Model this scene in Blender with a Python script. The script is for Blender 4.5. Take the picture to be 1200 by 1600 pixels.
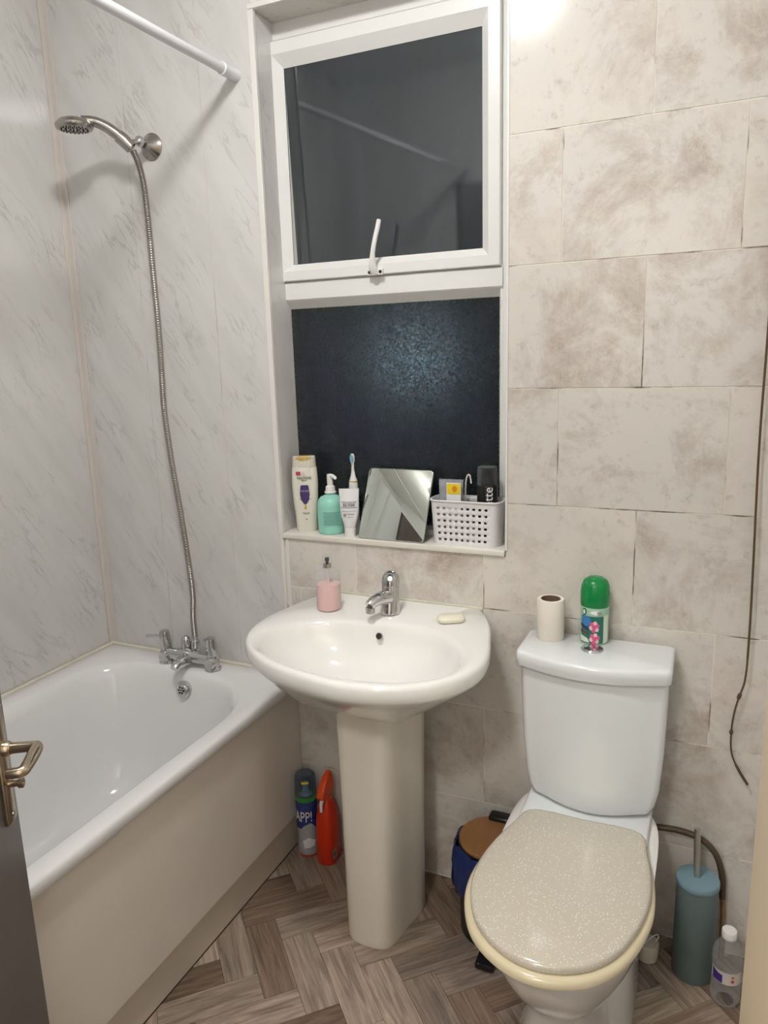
import bpy, bmesh, math, random
from mathutils import Vector, Matrix
random.seed(7)
PI = math.pi
for o in list(bpy.data.objects):
    bpy.data.objects.remove(o)
scene = bpy.context.scene
COL = scene.collection

# ------------------------------------------------------------------ camera
cam_d = bpy.data.cameras.new('camera')
cam = bpy.data.objects.new('camera', cam_d)
COL.objects.link(cam)
yaw, pitch, roll = math.radians(24.4319), math.radians(11.9654), math.radians(-1.7327)
fwd = Vector((-math.sin(yaw) * math.cos(pitch), math.cos(yaw) * math.cos(pitch), -math.sin(pitch)))
rt = Vector((math.cos(yaw), math.sin(yaw), 0))
up = rt.cross(fwd)
r2 = math.cos(roll) * rt + math.sin(roll) * up
u2 = -math.sin(roll) * rt + math.cos(roll) * up
M = Matrix((r2, u2, -fwd)).transposed().to_4x4()
M.translation = Vector((1.7503, -1.6926, 1.4202))
cam.matrix_world = M
cam_d.sensor_fit = 'HORIZONTAL'
cam_d.sensor_width = 36.0
cam_d.lens = 1153.1 / 1200 * 36.0
cam_d.clip_start = 0.01
scene.camera = cam

# ------------------------------------------------------------------ world, exposure
w = bpy.data.worlds.new('night')
scene.world = w
w.use_nodes = True
w.node_tree.nodes['Background'].inputs[0].default_value = (0.05, 0.07, 0.10, 1)
w.node_tree.nodes['Background'].inputs[1].default_value = 0.15
scene.view_settings.view_transform = 'Standard'
scene.view_settings.look = 'None'
scene.view_settings.gamma = 1
scene.view_settings.use_curve_mapping = False
scene.view_settings.exposure = 0.0
LAMP_STRENGTH = 128.0
HALL_FILL_STRENGTH = 125.0
LAMP_COLOR = (1.0, 0.99, 0.98)

# ------------------------------------------------------------------ materials
def lin(c):
    return tuple(((v / 255) / 12.92 if v / 255 <= 0.04045 else ((v / 255 + 0.055) / 1.055) ** 2.4) for v in c[:3]) + (1,)

def mat(name, rgb=(200, 200, 200), rough=0.5, metal=0.0, spec=0.5, trans=0.0, ior=1.45, coat=0.0, bump=0.0, bscale=60.0, var=0.0, vscale=8.0, emit=None, sub=0.0):
    m = bpy.data.materials.new(name)
    m.use_nodes = True
    nt = m.node_tree
    b = nt.nodes['Principled BSDF']
    c = lin(rgb)
    b.inputs['Base Color'].default_value = c
    b.inputs['Roughness'].default_value = rough
    b.inputs['Metallic'].default_value = metal
    b.inputs['Specular IOR Level'].default_value = spec
    b.inputs['Transmission Weight'].default_value = trans
    b.inputs['IOR'].default_value = ior
    b.inputs['Coat Weight'].default_value = coat
    if emit:
        b.inputs['Emission Color'].default_value = emit[0] + (1,)
        b.inputs['Emission Strength'].default_value = emit[1]
    tc = nt.nodes.new('ShaderNodeTexCoord')
    if var:
        n = nt.nodes.new('ShaderNodeTexNoise'); n.inputs['Scale'].default_value = vscale; n.inputs['Detail'].default_value = 5
        nt.links.new(tc.outputs['Object'], n.inputs['Vector'])
        r = nt.nodes.new('ShaderNodeMapRange'); r.inputs['From Min'].default_value = 0.3; r.inputs['From Max'].default_value = 0.7
        r.inputs['To Min'].default_value = 1 - var; r.inputs['To Max'].default_value = 1 + var * 0.4
        nt.links.new(n.outputs['Fac'], r.inputs['Value'])
        mx = nt.nodes.new('ShaderNodeVectorMath'); mx.operation = 'SCALE'; mx.inputs[0].default_value = c[:3]
        nt.links.new(r.outputs[0], mx.inputs['Scale'])
        nt.links.new(mx.outputs[0], b.inputs['Base Color'])
    if bump:
        n = nt.nodes.new('ShaderNodeTexNoise'); n.inputs['Scale'].default_value = bscale; n.inputs['Detail'].default_value = 3
        nt.links.new(tc.outputs['Object'], n.inputs['Vector'])
        bp = nt.nodes.new('ShaderNodeBump'); bp.inputs['Strength'].default_value = bump; bp.inputs['Distance'].default_value = 0.002
        nt.links.new(n.outputs['Fac'], bp.inputs['Height'])
        nt.links.new(bp.outputs[0], b.inputs['Normal'])
    return m

def N(nt, t, **kw):
    n = nt.nodes.new(t)
    for k, v in kw.items():
        if k.startswith('i_'):
            n.inputs[k[2:].replace('_', ' ')].default_value = v
        else:
            setattr(n, k, v)
    return n

def math_n(nt, op, a, b=None, c=None):
    n = nt.nodes.new('ShaderNodeMath'); n.operation = op
    for i, v in enumerate((a, b, c)):
        if v is None: continue
        if isinstance(v, (int, float)): n.inputs[i].default_value = v
        else: nt.links.new(v, n.inputs[i])
    return n.outputs[0]

def mixc(nt, fac, a, b):
    n = nt.nodes.new('ShaderNodeMix'); n.data_type = 'RGBA'
    if isinstance(fac, (int, float)): n.inputs[0].default_value = fac
    else: nt.links.new(fac, n.inputs[0])
    for s, v in ((6, a), (7, b)):
        if isinstance(v, tuple): n.inputs[s].default_value = v
        else: nt.links.new(v, n.inputs[s])
    return n.outputs[2]

def marble_mat(name, base, cloud, vein, rough=0.065):
    """polished wall-panel marble: soft clouds and thin slanted veins"""
    m = bpy.data.materials.new(name); m.use_nodes = True
    nt = m.node_tree; b = nt.nodes['Principled BSDF']
    g = N(nt, 'ShaderNodeNewGeometry')
    sp = N(nt, 'ShaderNodeSeparateXYZ'); nt.links.new(g.outputs['Position'], sp.inputs[0])
    u = math_n(nt, 'ADD', sp.outputs[0], sp.outputs[1])
    z = sp.outputs[2]
    a = math.radians(-58)
    al = math_n(nt, 'ADD', math_n(nt, 'MULTIPLY', u, math.cos(a)), math_n(nt, 'MULTIPLY', z, math.sin(a)))
    ac = math_n(nt, 'ADD', math_n(nt, 'MULTIPLY', u, -math.sin(a)), math_n(nt, 'MULTIPLY', z, math.cos(a)))
    wn = N(nt, 'ShaderNodeTexNoise', i_Scale=9.0, i_Detail=3.0)
    nt.links.new(g.outputs['Position'], wn.inputs['Vector'])
    acw = math_n(nt, 'ADD', ac, math_n(nt, 'MULTIPLY', wn.outputs['Fac'], 0.018))
    cx = N(nt, 'ShaderNodeCombineXYZ')
    nt.links.new(math_n(nt, 'MULTIPLY', al, 5.0), cx.inputs[0])
    nt.links.new(math_n(nt, 'MULTIPLY', acw, 24.0), cx.inputs[1])
    v1 = N(nt, 'ShaderNodeTexNoise', i_Scale=1.0, i_Detail=4.0, i_Roughness=0.55)
    nt.links.new(cx.outputs[0], v1.inputs['Vector'])
    rid = math_n(nt, 'ABSOLUTE', math_n(nt, 'SUBTRACT', v1.outputs['Fac'], 0.5))
    line = N(nt, 'ShaderNodeMapRange'); nt.links.new(rid, line.inputs['Value'])
    line.inputs['From Min'].default_value = 0.0; line.inputs['From Max'].default_value = 0.03
    line.inputs['To Min'].default_value = 1.0; line.inputs['To Max'].default_value = 0.0
    pn = N(nt, 'ShaderNodeTexNoise', i_Scale=7.0, i_Detail=2.0)
    nt.links.new(g.outputs['Position'], pn.inputs['Vector'])
    mk = N(nt, 'ShaderNodeMapRange'); nt.links.new(pn.outputs['Fac'], mk.inputs['Value'])
    mk.inputs['From Min'].default_value = 0.45; mk.inputs['From Max'].default_value = 0.65
    vf = math_n(nt, 'MULTIPLY', math_n(nt, 'MULTIPLY', line.outputs[0], mk.outputs[0]), 0.46)
    cl = N(nt, 'ShaderNodeTexNoise', i_Scale=3.0, i_Detail=4.0); nt.links.new(cx.outputs[0], cl.inputs['Vector'])
    cl.inputs['Scale'].default_value = 0.6
    cm = N(nt, 'ShaderNodeMapRange'); nt.links.new(cl.outputs['Fac'], cm.inputs['Value'])
    cm.inputs['From Min'].default_value = 0.4; cm.inputs['From Max'].default_value = 0.65
    c1 = mixc(nt, math_n(nt, 'MULTIPLY', cm.outputs[0], 0.6), lin(base), lin(cloud))
    c2 = mixc(nt, vf, c1, lin(vein))
    nt.links.new(c2, b.inputs['Base Color'])
    b.inputs['Roughness'].default_value = rough
    b.inputs['Specular IOR Level'].default_value = 0.55
    return m

def tile_mat(name):
    m = bpy.data.materials.new(name); m.use_nodes = True
    nt = m.node_tree; b = nt.nodes['Principled BSDF']
    g = N(nt, 'ShaderNodeNewGeometry'); oi = N(nt, 'ShaderNodeObjectInfo')
    off = N(nt, 'ShaderNodeVectorMath', operation='SCALE'); off.inputs[0].default_value = (31, 17, 23)
    nt.links.new(oi.outputs['Random'], off.inputs['Scale'])
    p = N(nt, 'ShaderNodeVectorMath', operation='ADD'); nt.links.new(g.outputs['Position'], p.inputs[0]); nt.links.new(off.outputs[0], p.inputs[1])
    big = N(nt, 'ShaderNodeTexNoise', i_Scale=5.0, i_Detail=8.0, i_Roughness=0.72, i_Distortion=0.35); nt.links.new(p.outputs[0], big.inputs['Vector'])
    bm_ = N(nt, 'ShaderNodeMapRange'); nt.links.new(big.outputs['Fac'], bm_.inputs['Value'])
    bm_.inputs['From Min'].default_value = 0.47; bm_.inputs['From Max'].default_value = 0.68
    c = mixc(nt, bm_.outputs[0], lin((216, 211, 204)), lin((176, 162, 150)))
    mid = N(nt, 'ShaderNodeTexNoise', i_Scale=2.6, i_Detail=3.0); nt.links.new(p.outputs[0], mid.inputs['Vector'])
    mm = N(nt, 'ShaderNodeMapRange'); nt.links.new(mid.outputs['Fac'], mm.inputs['Value'])
    mm.inputs['From Min'].default_value = 0.5; mm.inputs['From Max'].default_value = 0.62
    c = mixc(nt, math_n(nt, 'MULTIPLY', mm.outputs[0], 0.75), c, lin((222, 215, 207)))
    # scratched pale and dark veins
    vn = N(nt, 'ShaderNodeTexNoise', i_Scale=4.0, i_Detail=8.0, i_Roughness=0.72, i_Distortion=0.3); nt.links.new(p.outputs[0], vn.inputs['Vector'])
    rid = math_n(nt, 'ABSOLUTE', math_n(nt, 'SUBTRACT', vn.outputs['Fac'], 0.53))
    ln = N(nt, 'ShaderNodeMapRange'); nt.links.new(rid, ln.inputs['Value'])
    ln.inputs['From Max'].default_value = 0.012; ln.inputs['To Min'].default_value = 0.42; ln.inputs['To Max'].default_value = 0
    c = mixc(nt, ln.outputs[0], c, lin((222, 212, 200)))
    fn = N(nt, 'ShaderNodeTexNoise', i_Scale=38.0, i_Detail=6.0, i_Roughness=0.7); nt.links.new(p.outputs[0], fn.inputs['Vector'])
    fm = N(nt, 'ShaderNodeMapRange'); nt.links.new(fn.outputs['Fac'], fm.inputs['Value'])
    fm.inputs['From Min'].default_value = 0.56; fm.inputs['From Max'].default_value = 0.78; fm.inputs['To Max'].default_value = 0.55
    c = mixc(nt, fm.outputs[0], c, lin((158, 142, 130)))
    nt.links.new(c, b.inputs['Base Color'])
    b.inputs['Roughness'].default_value = 0.13
    b.inputs['Specular IOR Level'].default_value = 0.4
    bp = N(nt, 'ShaderNodeBump', i_Strength=0.12, i_Distance=0.002); nt.links.new(vn.outputs['Fac'], bp.inputs['Height']); nt.links.new(bp.outputs[0], b.inputs['Normal'])
    return m

def grout_mat(name):
    m = bpy.data.materials.new(name); m.use_nodes = True
    nt = m.node_tree; b = nt.nodes['Principled BSDF']
    g = N(nt, 'ShaderNodeNewGeometry')
    n = N(nt, 'ShaderNodeTexNoise', i_Scale=9.0, i_Detail=5.0); nt.links.new(g.outputs['Position'], n.inputs['Vector'])
    r = N(nt, 'ShaderNodeMapRange'); nt.links.new(n.outputs['Fac'], r.inputs['Value'])
    r.inputs['From Min'].default_value = 0.50; r.inputs['From Max'].default_value = 0.62
    nt.links.new(mixc(nt, r.outputs[0], lin((232, 224, 214)), lin((128, 112, 98))), b.inputs['Base Color'])
    b.inputs['Roughness'].default_value = 0.8
    return m

def plank_mat(name):
    """printed oak vinyl: each piece takes its own tone from the object's colour"""
    m = bpy.data.materials.new(name); m.use_nodes = True
    nt = m.node_tree; b = nt.nodes['Principled BSDF']
    tc = N(nt, 'ShaderNodeTexCoord'); oi = N(nt, 'ShaderNodeObjectInfo')
    off = N(nt, 'ShaderNodeVectorMath', operation='SCALE'); off.inputs[0].default_value = (41, 13, 7)
    nt.links.new(oi.outputs['Random'], off.inputs['Scale'])
    p = N(nt, 'ShaderNodeVectorMath', operation='ADD'); nt.links.new(tc.outputs['Object'], p.inputs[0]); nt.links.new(off.outputs[0], p.inputs[1])
    mp = N(nt, 'ShaderNodeVectorMath', operation='MULTIPLY'); mp.inputs[1].default_value = (5, 60, 1); nt.links.new(p.outputs[0], mp.inputs[0])
    gr = N(nt, 'ShaderNodeTexNoise', i_Scale=1.0, i_Detail=8.0, i_Roughness=0.65, i_Distortion=1.0); nt.links.new(mp.outputs[0], gr.inputs['Vector'])
    g1 = N(nt, 'ShaderNodeMapRange'); nt.links.new(gr.outputs['Fac'], g1.inputs['Value'])
    g1.inputs['From Min'].default_value = 0.33; g1.inputs['From Max'].default_value = 0.67; g1.inputs['To Min'].default_value = 0.5; g1.inputs['To Max'].default_value = 1.22
    mp2 = N(nt, 'ShaderNodeVectorMath', operation='MULTIPLY'); mp2.inputs[1].default_value = (14, 240, 1); nt.links.new(p.outputs[0], mp2.inputs[0])
    fi = N(nt, 'ShaderNodeTexNoise', i_Scale=1.0, i_Detail=4.0); nt.links.new(mp2.outputs[0], fi.inputs['Vector'])
    f1 = N(nt, 'ShaderNodeMapRange'); nt.links.new(fi.outputs['Fac'], f1.inputs['Value'])
    f1.inputs['From Min'].default_value = 0.3; f1.inputs['From Max'].default_value = 0.7; f1.inputs['To Min'].default_value = 0.82; f1.inputs['To Max'].default_value = 1.12
    s = N(nt, 'ShaderNodeVectorMath', operation='SCALE'); nt.links.new(oi.outputs['Color'], s.inputs[0])
    nt.links.new(math_n(nt, 'MULTIPLY', g1.outputs[0], f1.outputs[0]), s.inputs['Scale'])
    nt.links.new(s.outputs[0], b.inputs['Base Color'])
    b.inputs['Roughness'].default_value = 0.48
    b.inputs['Specular IOR Level'].default_value = 0.35
    return m

def pane_mat(name, haze, rough, bump, streak, ior=1.9, grain=0.2):
    """double glazing at night: glossy, a film of condensation haze, see-through to the dark"""
    m = bpy.data.materials.new(name); m.use_nodes = True
    nt = m.node_tree; b = nt.nodes['Principled BSDF']
    g = N(nt, 'ShaderNodeNewGeometry')
    mp = N(nt, 'ShaderNodeVectorMath', operation='MULTIPLY'); mp.inputs[1].default_value = (22, 1, 2.2); nt.links.new(g.outputs['Position'], mp.inputs[0])
    n = N(nt, 'ShaderNodeTexNoise', i_Scale=1.0, i_Detail=5.0); nt.links.new(mp.outputs[0], n.inputs['Vector'])
    r = N(nt, 'ShaderNodeMapRange'); nt.links.new(n.outputs['Fac'], r.inputs['Value'])
    r.inputs['From Min'].default_value = 0.35; r.inputs['From Max'].default_value = 0.7
    r.inputs['To Min'].default_value = 1 - streak; r.inputs['To Max'].default_value = 1 + streak
    fine = N(nt, 'ShaderNodeTexNoise', i_Scale=260.0, i_Detail=2.0); nt.links.new(g.outputs['Position'], fine.inputs['Vector'])
    s = N(nt, 'ShaderNodeVectorMath', operation='SCALE'); s.inputs[0].default_value = lin(haze)[:3]
    nt.links.new(r.outputs[0], s.inputs['Scale'])
    nt.links.new(s.outputs[0], b.inputs['Base Color'])
    b.inputs['Roughness'].default_value = rough
    b.inputs['Specular IOR Level'].default_value = 0.5; b.inputs['IOR'].default_value = ior
    bp = N(nt, 'ShaderNodeBump', i_Strength=bump, i_Distance=0.001); nt.links.new(fine.outputs['Fac'], bp.inputs['Height']); nt.links.new(bp.outputs[0], b.inputs['Normal'])
    tr = N(nt, 'ShaderNodeBsdfRefraction', i_Roughness=0.5, i_IOR=1.3); tr.inputs['Color'].default_value = (0.75, 0.85, 0.92, 1)
    mx = N(nt, 'ShaderNodeMixShader')
    gn = N(nt, 'ShaderNodeTexNoise', i_Scale=190.0, i_Detail=1.0); nt.links.new(g.outputs['Position'], gn.inputs['Vector'])
    gr = N(nt, 'ShaderNodeMapRange'); nt.links.new(gn.outputs['Fac'], gr.inputs['Value'])
    gr.inputs['From Min'].default_value = 0.35; gr.inputs['From Max'].default_value = 0.65; gr.inputs['To Min'].default_value = 0.33 - grain; gr.inputs['To Max'].default_value = 0.33 + grain
    nt.links.new(gr.outputs[0], mx.inputs[0])
    nt.links.new(b.outputs[0], mx.inputs[1]); nt.links.new(tr.outputs[0], mx.inputs[2])
    nt.links.new(mx.outputs[0], nt.nodes['Material Output'].inputs['Surface'])
    return m

def clear_mat(name, tint, haze=0.06, rough=0.05):
    """thin clear plastic: mostly see-through, with a glossy skin and a little haze"""
    m = bpy.data.materials.new(name); m.use_nodes = True
    nt = m.node_tree; b = nt.nodes['Principled BSDF']
    b.inputs['Base Color'].default_value = lin((225, 228, 230)); b.inputs['Roughness'].default_value = rough
    t = N(nt, 'ShaderNodeBsdfTransparent'); t.inputs['Color'].default_value = tint + (1,)
    lw = N(nt, 'ShaderNodeLayerWeight', i_Blend=0.35)
    f = math_n(nt, 'ADD', math_n(nt, 'MULTIPLY', lw.outputs['Facing'], 0.32), haze)
    mx = N(nt, 'ShaderNodeMixShader'); nt.links.new(f, mx.inputs[0]); nt.links.new(t.outputs[0], mx.inputs[1]); nt.links.new(b.outputs[0], mx.inputs[2])
    nt.links.new(mx.outputs[0], nt.nodes['Material Output'].inputs['Surface'])
    return m

def glitter_mat(name):
    m = bpy.data.materials.new(name); m.use_nodes = True
    nt = m.node_tree; b = nt.nodes['Principled BSDF']
    tc = N(nt, 'ShaderNodeTexCoord')
    v = N(nt, 'ShaderNodeTexVoronoi', i_Scale=300.0); nt.links.new(tc.outputs['Object'], v.inputs['Vector'])
    sp = N(nt, 'ShaderNodeSeparateXYZ'); nt.links.new(v.outputs['Color'], sp.inputs[0])
    pick = math_n(nt, 'GREATER_THAN', sp.outputs[0], 0.62)
    near = math_n(nt, 'LESS_THAN', v.outputs['Distance'], 0.24)
    f = math_n(nt, 'MULTIPLY', pick, near)
    nt.links.new(mixc(nt, f, lin((200, 193, 177)), lin((255, 255, 250))), b.inputs['Base Color'])
    nt.links.new(math_n(nt, 'MULTIPLY', f, 0.0), b.inputs['Metallic'])
    b.inputs['Roughness'].default_value = 0.14
    return m

def wood_mat(name, c1, c2):
    m = bpy.data.materials.new(name); m.use_nodes = True
    nt = m.node_tree; b = nt.nodes['Principled BSDF']
    tc = N(nt, 'ShaderNodeTexCoord')
    mp = N(nt, 'ShaderNodeVectorMath', operation='MULTIPLY'); mp.inputs[1].default_value = (60, 8, 8); nt.links.new(tc.outputs['Object'], mp.inputs[0])
    n = N(nt, 'ShaderNodeTexNoise', i_Scale=1.0, i_Detail=5.0, i_Distortion=0.6); nt.links.new(mp.outputs[0], n.inputs['Vector'])
    nt.links.new(mixc(nt, n.outputs['Fac'], lin(c1), lin(c2)), b.inputs['Base Color'])
    b.inputs['Roughness'].default_value = 0.45
    return m

M_ = dict(
    marble=marble_mat('marble_panel', (216, 215, 212), (205, 204, 200), (160, 158, 153)),
    tile=tile_mat('stone_tile'), grout=grout_mat('grout'),
    plank=plank_mat('oak_plank'), under=mat('floor_joint', (52, 42, 35), 0.8),
    upvc=mat('upvc_white', (230, 230, 227), 0.28),
    trim=mat('trim_pink_white', (218, 210, 203), 0.35, var=0.06, vscale=5),
    trimw=mat('trim_white', (228, 226, 221), 0.3),
    sill=mat('sill_white', (228, 223, 214), 0.25, var=0.05, vscale=12),
    plaster=mat('plaster_white', (238, 237, 234), 0.7, bump=0.15),
    cream=mat('cream_gloss_paint', (206, 184, 152), 0.35, var=0.05, vscale=3),
    ceramic=mat('white_ceramic', (236, 235, 231), 0.07, coat=0.4),
    cist=mat('cistern_ceramic', (226, 230, 230), 0.08, coat=0.4),
    pedc=mat('pedestal_ceramic', (232, 226, 214), 0.12, coat=0.3),
    acrylic=mat('bath_acrylic', (232, 232, 231), 0.1, coat=0.3),
    bpanel=mat('bath_panel', (232, 224, 214), 0.3, var=0.05, vscale=3),
    plinth=mat('plinth_paint', (216, 206, 192), 0.4, var=0.08, vscale=4),
    seal=mat('sealant', (222, 217, 200), 0.5, var=0.1, vscale=20),
    chrome=mat('chrome', (205, 205, 205), 0.1, metal=1.0),
    bchrome=mat('brushed_chrome', (170, 166, 160), 0.22, metal=1.0),
    nickel=mat('warm_nickel', (190, 175, 155), 0.22, metal=1.0),
    dark=mat('dark_hole', (24, 22, 20), 0.6),
    railw=mat('rail_white', (222, 222, 226), 0.22),
    pane_up=pane_mat('upper_pane_glass', (58, 63, 68), 0.05, 0.01, 0.22, 2.1, 0.0),
    pane_lo=pane_mat('lower_pane_glass', (40, 45, 46), 0.2, 0.25, 0.3, 1.6),
    mirror=mat('mirror_glass', (205, 210, 203), 0.02, metal=1.0),
    mirror_edge=mat('mirror_edge', (120, 130, 125), 0.2),
    cushw=mat('bottle_white', (232, 228, 214), 0.3), capw=mat('cap_pearl', (214, 208, 192), 0.3),
    gold=mat('cap_gold', (214, 176, 96), 0.3, metal=0.3),
    purple=mat('label_purple', (70, 56, 108), 0.4), pink=mat('label_pink', (190, 62, 100), 0.4),
    ink=mat('ink_dark', (50, 48, 46), 0.5), inkw=mat('ink_white', (235, 235, 235), 0.5), inkg=mat('ink_teal', (60, 120, 112), 0.5),
    mint=mat('mint_plastic', (152, 214, 198), 0.28), mintl=mat('mint_label', (138, 198, 184), 0.45),
    white=mat('white_plastic', (234, 233, 230), 0.25), tubew=mat('tube_white', (226, 226, 226), 0.32),
    bluebr=mat('bristle_blue', (128, 178, 202), 0.5), gray=mat('gray_print', (150, 150, 150), 0.5),
    basket=mat('basket_plastic', (226, 224, 224), 0.3),
    film=mat('packet_film', (178, 182, 186), 0.2, trans=0.25, var=0.3, vscale=40), yellow=mat('sticker_yellow', (232, 208, 40), 0.4),
    orange=mat('print_orange', (224, 140, 40), 0.4),
    black=mat('black_plastic', (22, 22, 24), 0.3), smoke=clear_mat('smoked_cap', (0.18, 0.2, 0.22), 0.04),
    soap=mat('soap', (232, 226, 206), 0.4),
    pinkliq=mat('pink_liquid', (244, 200, 194), 0.25), 
    clear=clear_mat('clear_plastic', (0.95, 0.96, 0.96)),
    gcap=mat('green_cap', (14, 132, 66), 0.25), fresh=mat('freshener_label', (160, 198, 172), 0.3),
    teal=mat('print_teal', (40, 112, 100), 0.35), blue=mat('print_blue', (62, 122, 182), 0.35), petal=mat('print_petal', (212, 92, 138), 0.35),
    petal2=mat('print_petal_pale', (232, 190, 196), 0.35), brown=mat('print_brown', (104, 62, 44), 0.35), dkblue=mat('print_navy', (38, 44, 92), 0.35),
    lgreen=mat('print_pale_green', (214, 226, 208), 0.35), dgreen=mat('print_dark_green', (30, 72, 44), 0.35),
    card=mat('cardboard', (120, 100, 84), 0.8), paper=mat('paper_white', (232, 224, 212), 0.75, bump=0.2, bscale=120),
    glitter=glitter_mat('glitter_lid'), seatc=mat('seat_cream', (216, 204, 172), 0.15),
    bluebag=mat('bag_blue', (18, 40, 96), 0.3, bump=0.9, bscale=45), bamboo=wood_mat('bamboo', (172, 124, 78), (140, 98, 60)),
    brush=mat('brush_teal', (98, 112, 112), 0.45, var=0.08), brushlid=mat('brush_lid_blue', (120, 148, 160), 0.35),
    steel=mat('steel', (200, 194, 186), 0.35, metal=1.0),
    hose=mat('braided_hose', (98, 82, 66), 0.5, metal=0.4, bump=0.6, bscale=300), cord=mat('cord_brown', (92, 72, 50), 0.8),
    rust=mat('old_pipe', (150, 118, 84), 0.6, var=0.3, vscale=60),
    canblue=mat('can_blue', (52, 64, 132), 0.25, var=0.25, vscale=60), canpale=mat('can_pale', (176, 180, 184), 0.25, var=0.2, vscale=50),
    cangreen=mat('can_green', (52, 150, 70), 0.3), canred=mat('can_red', (190, 82, 62), 0.3), smokecap=clear_mat('blue_clear_cap', (0.30, 0.45, 0.62), 0.05),
    red=mat('orange_red_plastic', (206, 52, 22), 0.3), redtrig=mat('orange_trigger', (226, 78, 26), 0.3),
    door=mat('door_grey', (104, 98, 96), 0.35, bump=0.05), wlabel=mat('water_label', (206, 200, 196), 0.3), wpurple=mat('water_label_purple', (70, 44, 128), 0.3),
    lamp=mat('lamp_dome', (255, 255, 255), 0.4, emit=(LAMP_COLOR, LAMP_STRENGTH)),
    hall_fill=mat('hall_fill_dome', (255, 255, 255), 0.4, emit=((1.0, 0.95, 0.89), HALL_FILL_STRENGTH)),
    pane_glow=mat('pane_glow_lamp', (255, 255, 255), 0.4, emit=((0.80, 0.93, 1.0), 8.0)),
    brick=mat('dark_ground', (40, 40, 42), 0.9),
)

# ------------------------------------------------------------------ helpers
def link(name, me, m=None, parent=None, smooth=False):
    o = bpy.data.objects.new(name, me)
    COL.objects.link(o)
    if m is not None:
        for x in (m if isinstance(m, (list, tuple)) else [m]):
            me.materials.append(x)
    if parent: o.parent = parent
    return o

def bm_obj(name, bm, m, parent=None, smooth=True, angle=40, loc=None):
    bmesh.ops.remove_doubles(bm, verts=bm.verts, dist=1e-6)
    bmesh.ops.recalc_face_normals(bm, faces=bm.faces)
    if smooth:
        ca = math.radians(angle)
        for f in bm.faces: f.smooth = True
        for e in bm.edges:
            if len(e.link_faces) == 2:
                e.smooth = e.calc_face_angle(0) < ca
    me = bpy.data.meshes.new(name)
    if loc is not None:
        bmesh.ops.translate(bm, verts=bm.verts, vec=-Vector(loc))
    bm.to_mesh(me); bm.free()
    o = link(name, me, m, parent)
    if loc is not None: o.location = loc
    return o

def empty(name, loc, label=None, cat=None, group=None):
    o = bpy.data.objects.new(name, None); o.location = loc; o.empty_display_size = 0.05
    COL.objects.link(o)
    if label: tag(o, label, cat, group)
    return o

def tag(o, label, cat, group=None):
    o['label'] = label; o['category'] = cat
    if group: o['group'] = group
    return o

def struct(o):
    o['kind'] = 'structure'; return o

def add_box(bm, x0, x1, y0, y1, z0, z1, bev=0.0, seg=2):
    vs = [bm.verts.new((x, y, z)) for x in (x0, x1) for y in (y0, y1) for z in (z0, z1)]
    idx = [(0, 1, 3, 2), (4, 6, 7, 5), (0, 4, 5, 1), (2, 3, 7, 6), (0, 2, 6, 4), (1, 5, 7, 3)]
    fs = [bm.faces.new([vs[i] for i in f]) for f in idx]
    if bev:
        es = list({e for f in fs for e in f.edges})
        bmesh.ops.bevel(bm, geom=es, offset=bev, segments=seg, profile=0.5, affect='EDGES')
    return vs

def box(name, x0, x1, y0, y1, z0, z1, m, parent=None, bev=0.0, seg=2):
    bm = bmesh.new(); add_box(bm, x0, x1, y0, y1, z0, z1, bev, seg)
    return bm_obj(name, bm, m, parent)

def rings_to_bm(bm, rings, cap0=True, cap1=True, closed=True):
    """rings: list of equal-length lists of points"""
    R = [[bm.verts.new(p) for p in r] for r in rings]
    n = len(R[0])
    for a, b in zip(R, R[1:]):
        for i in range(n if closed else n - 1):
            j = (i + 1) % n
            try: bm.faces.new((a[i], a[j], b[j], b[i]))
            except ValueError: pass
    if cap0: bm.faces.new(list(reversed(R[0])))
    if cap1: bm.faces.new(R[-1])
    return R

def loft(name, rings, m, parent=None, cap0=True, cap1=True, angle=40):
    bm = bmesh.new(); rings_to_bm(bm, rings, cap0, cap1)
    return bm_obj(name, bm, m, parent, angle=angle)

def circ(cx, cy, z, r, n=32, ry=None, rot=0.0):
    ry = r if ry is None else ry
    out = []
    for i in range(n):
        a = 2 * PI * i / n
        x, y = r * math.cos(a), ry * math.sin(a)
        out.append((cx + x * math.cos(rot) - y * math.sin(rot), cy + x * math.sin(rot) + y * math.cos(rot), z))
    return out

def lathe_bm(bm, cx, cy, prof, n=32, ry=1.0, rot=0.0, cap0=True, cap1=True, mtx=None):
    rs = [circ(cx, cy, z, max(r, 1e-4), n, max(r, 1e-4) * ry, rot) for r, z in prof]
    if mtx is not None: rs = [[tuple(mtx @ Vector(p)) for p in r] for r in rs]
    rings_to_bm(bm, rs, cap0, cap1)

def lathe(name, cx, cy, prof, m, parent=None, n=32, ry=1.0, rot=0.0, mtx=None, angle=40, cap0=True, cap1=True):
    bm = bmesh.new(); lathe_bm(bm, cx, cy, prof, n, ry, rot, cap0, cap1, mtx)
    return bm_obj(name, bm, m, parent, angle=angle)

def catmull(pts, per=8, closed=False):
    P = [Vector(p) for p in pts]; n = len(P); out = []
    rng = range(n if closed else n - 1)
    for i in rng:
        if closed: p0, p1, p2, p3 = P[(i - 1) % n], P[i], P[(i + 1) % n], P[(i + 2) % n]
        else: p0, p1, p2, p3 = P[max(i - 1, 0)], P[i], P[i + 1], P[min(i + 2, n - 1)]
        for k in range(per):
            t = k / per
            out.append(0.5 * ((2 * p1) + (-p0 + p2) * t + (2 * p0 - 5 * p1 + 4 * p2 - p3) * t * t + (-p0 + 3 * p1 - 3 * p2 + p3) * t ** 3))
    if not closed: out.append(P[-1])
    return out

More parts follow.
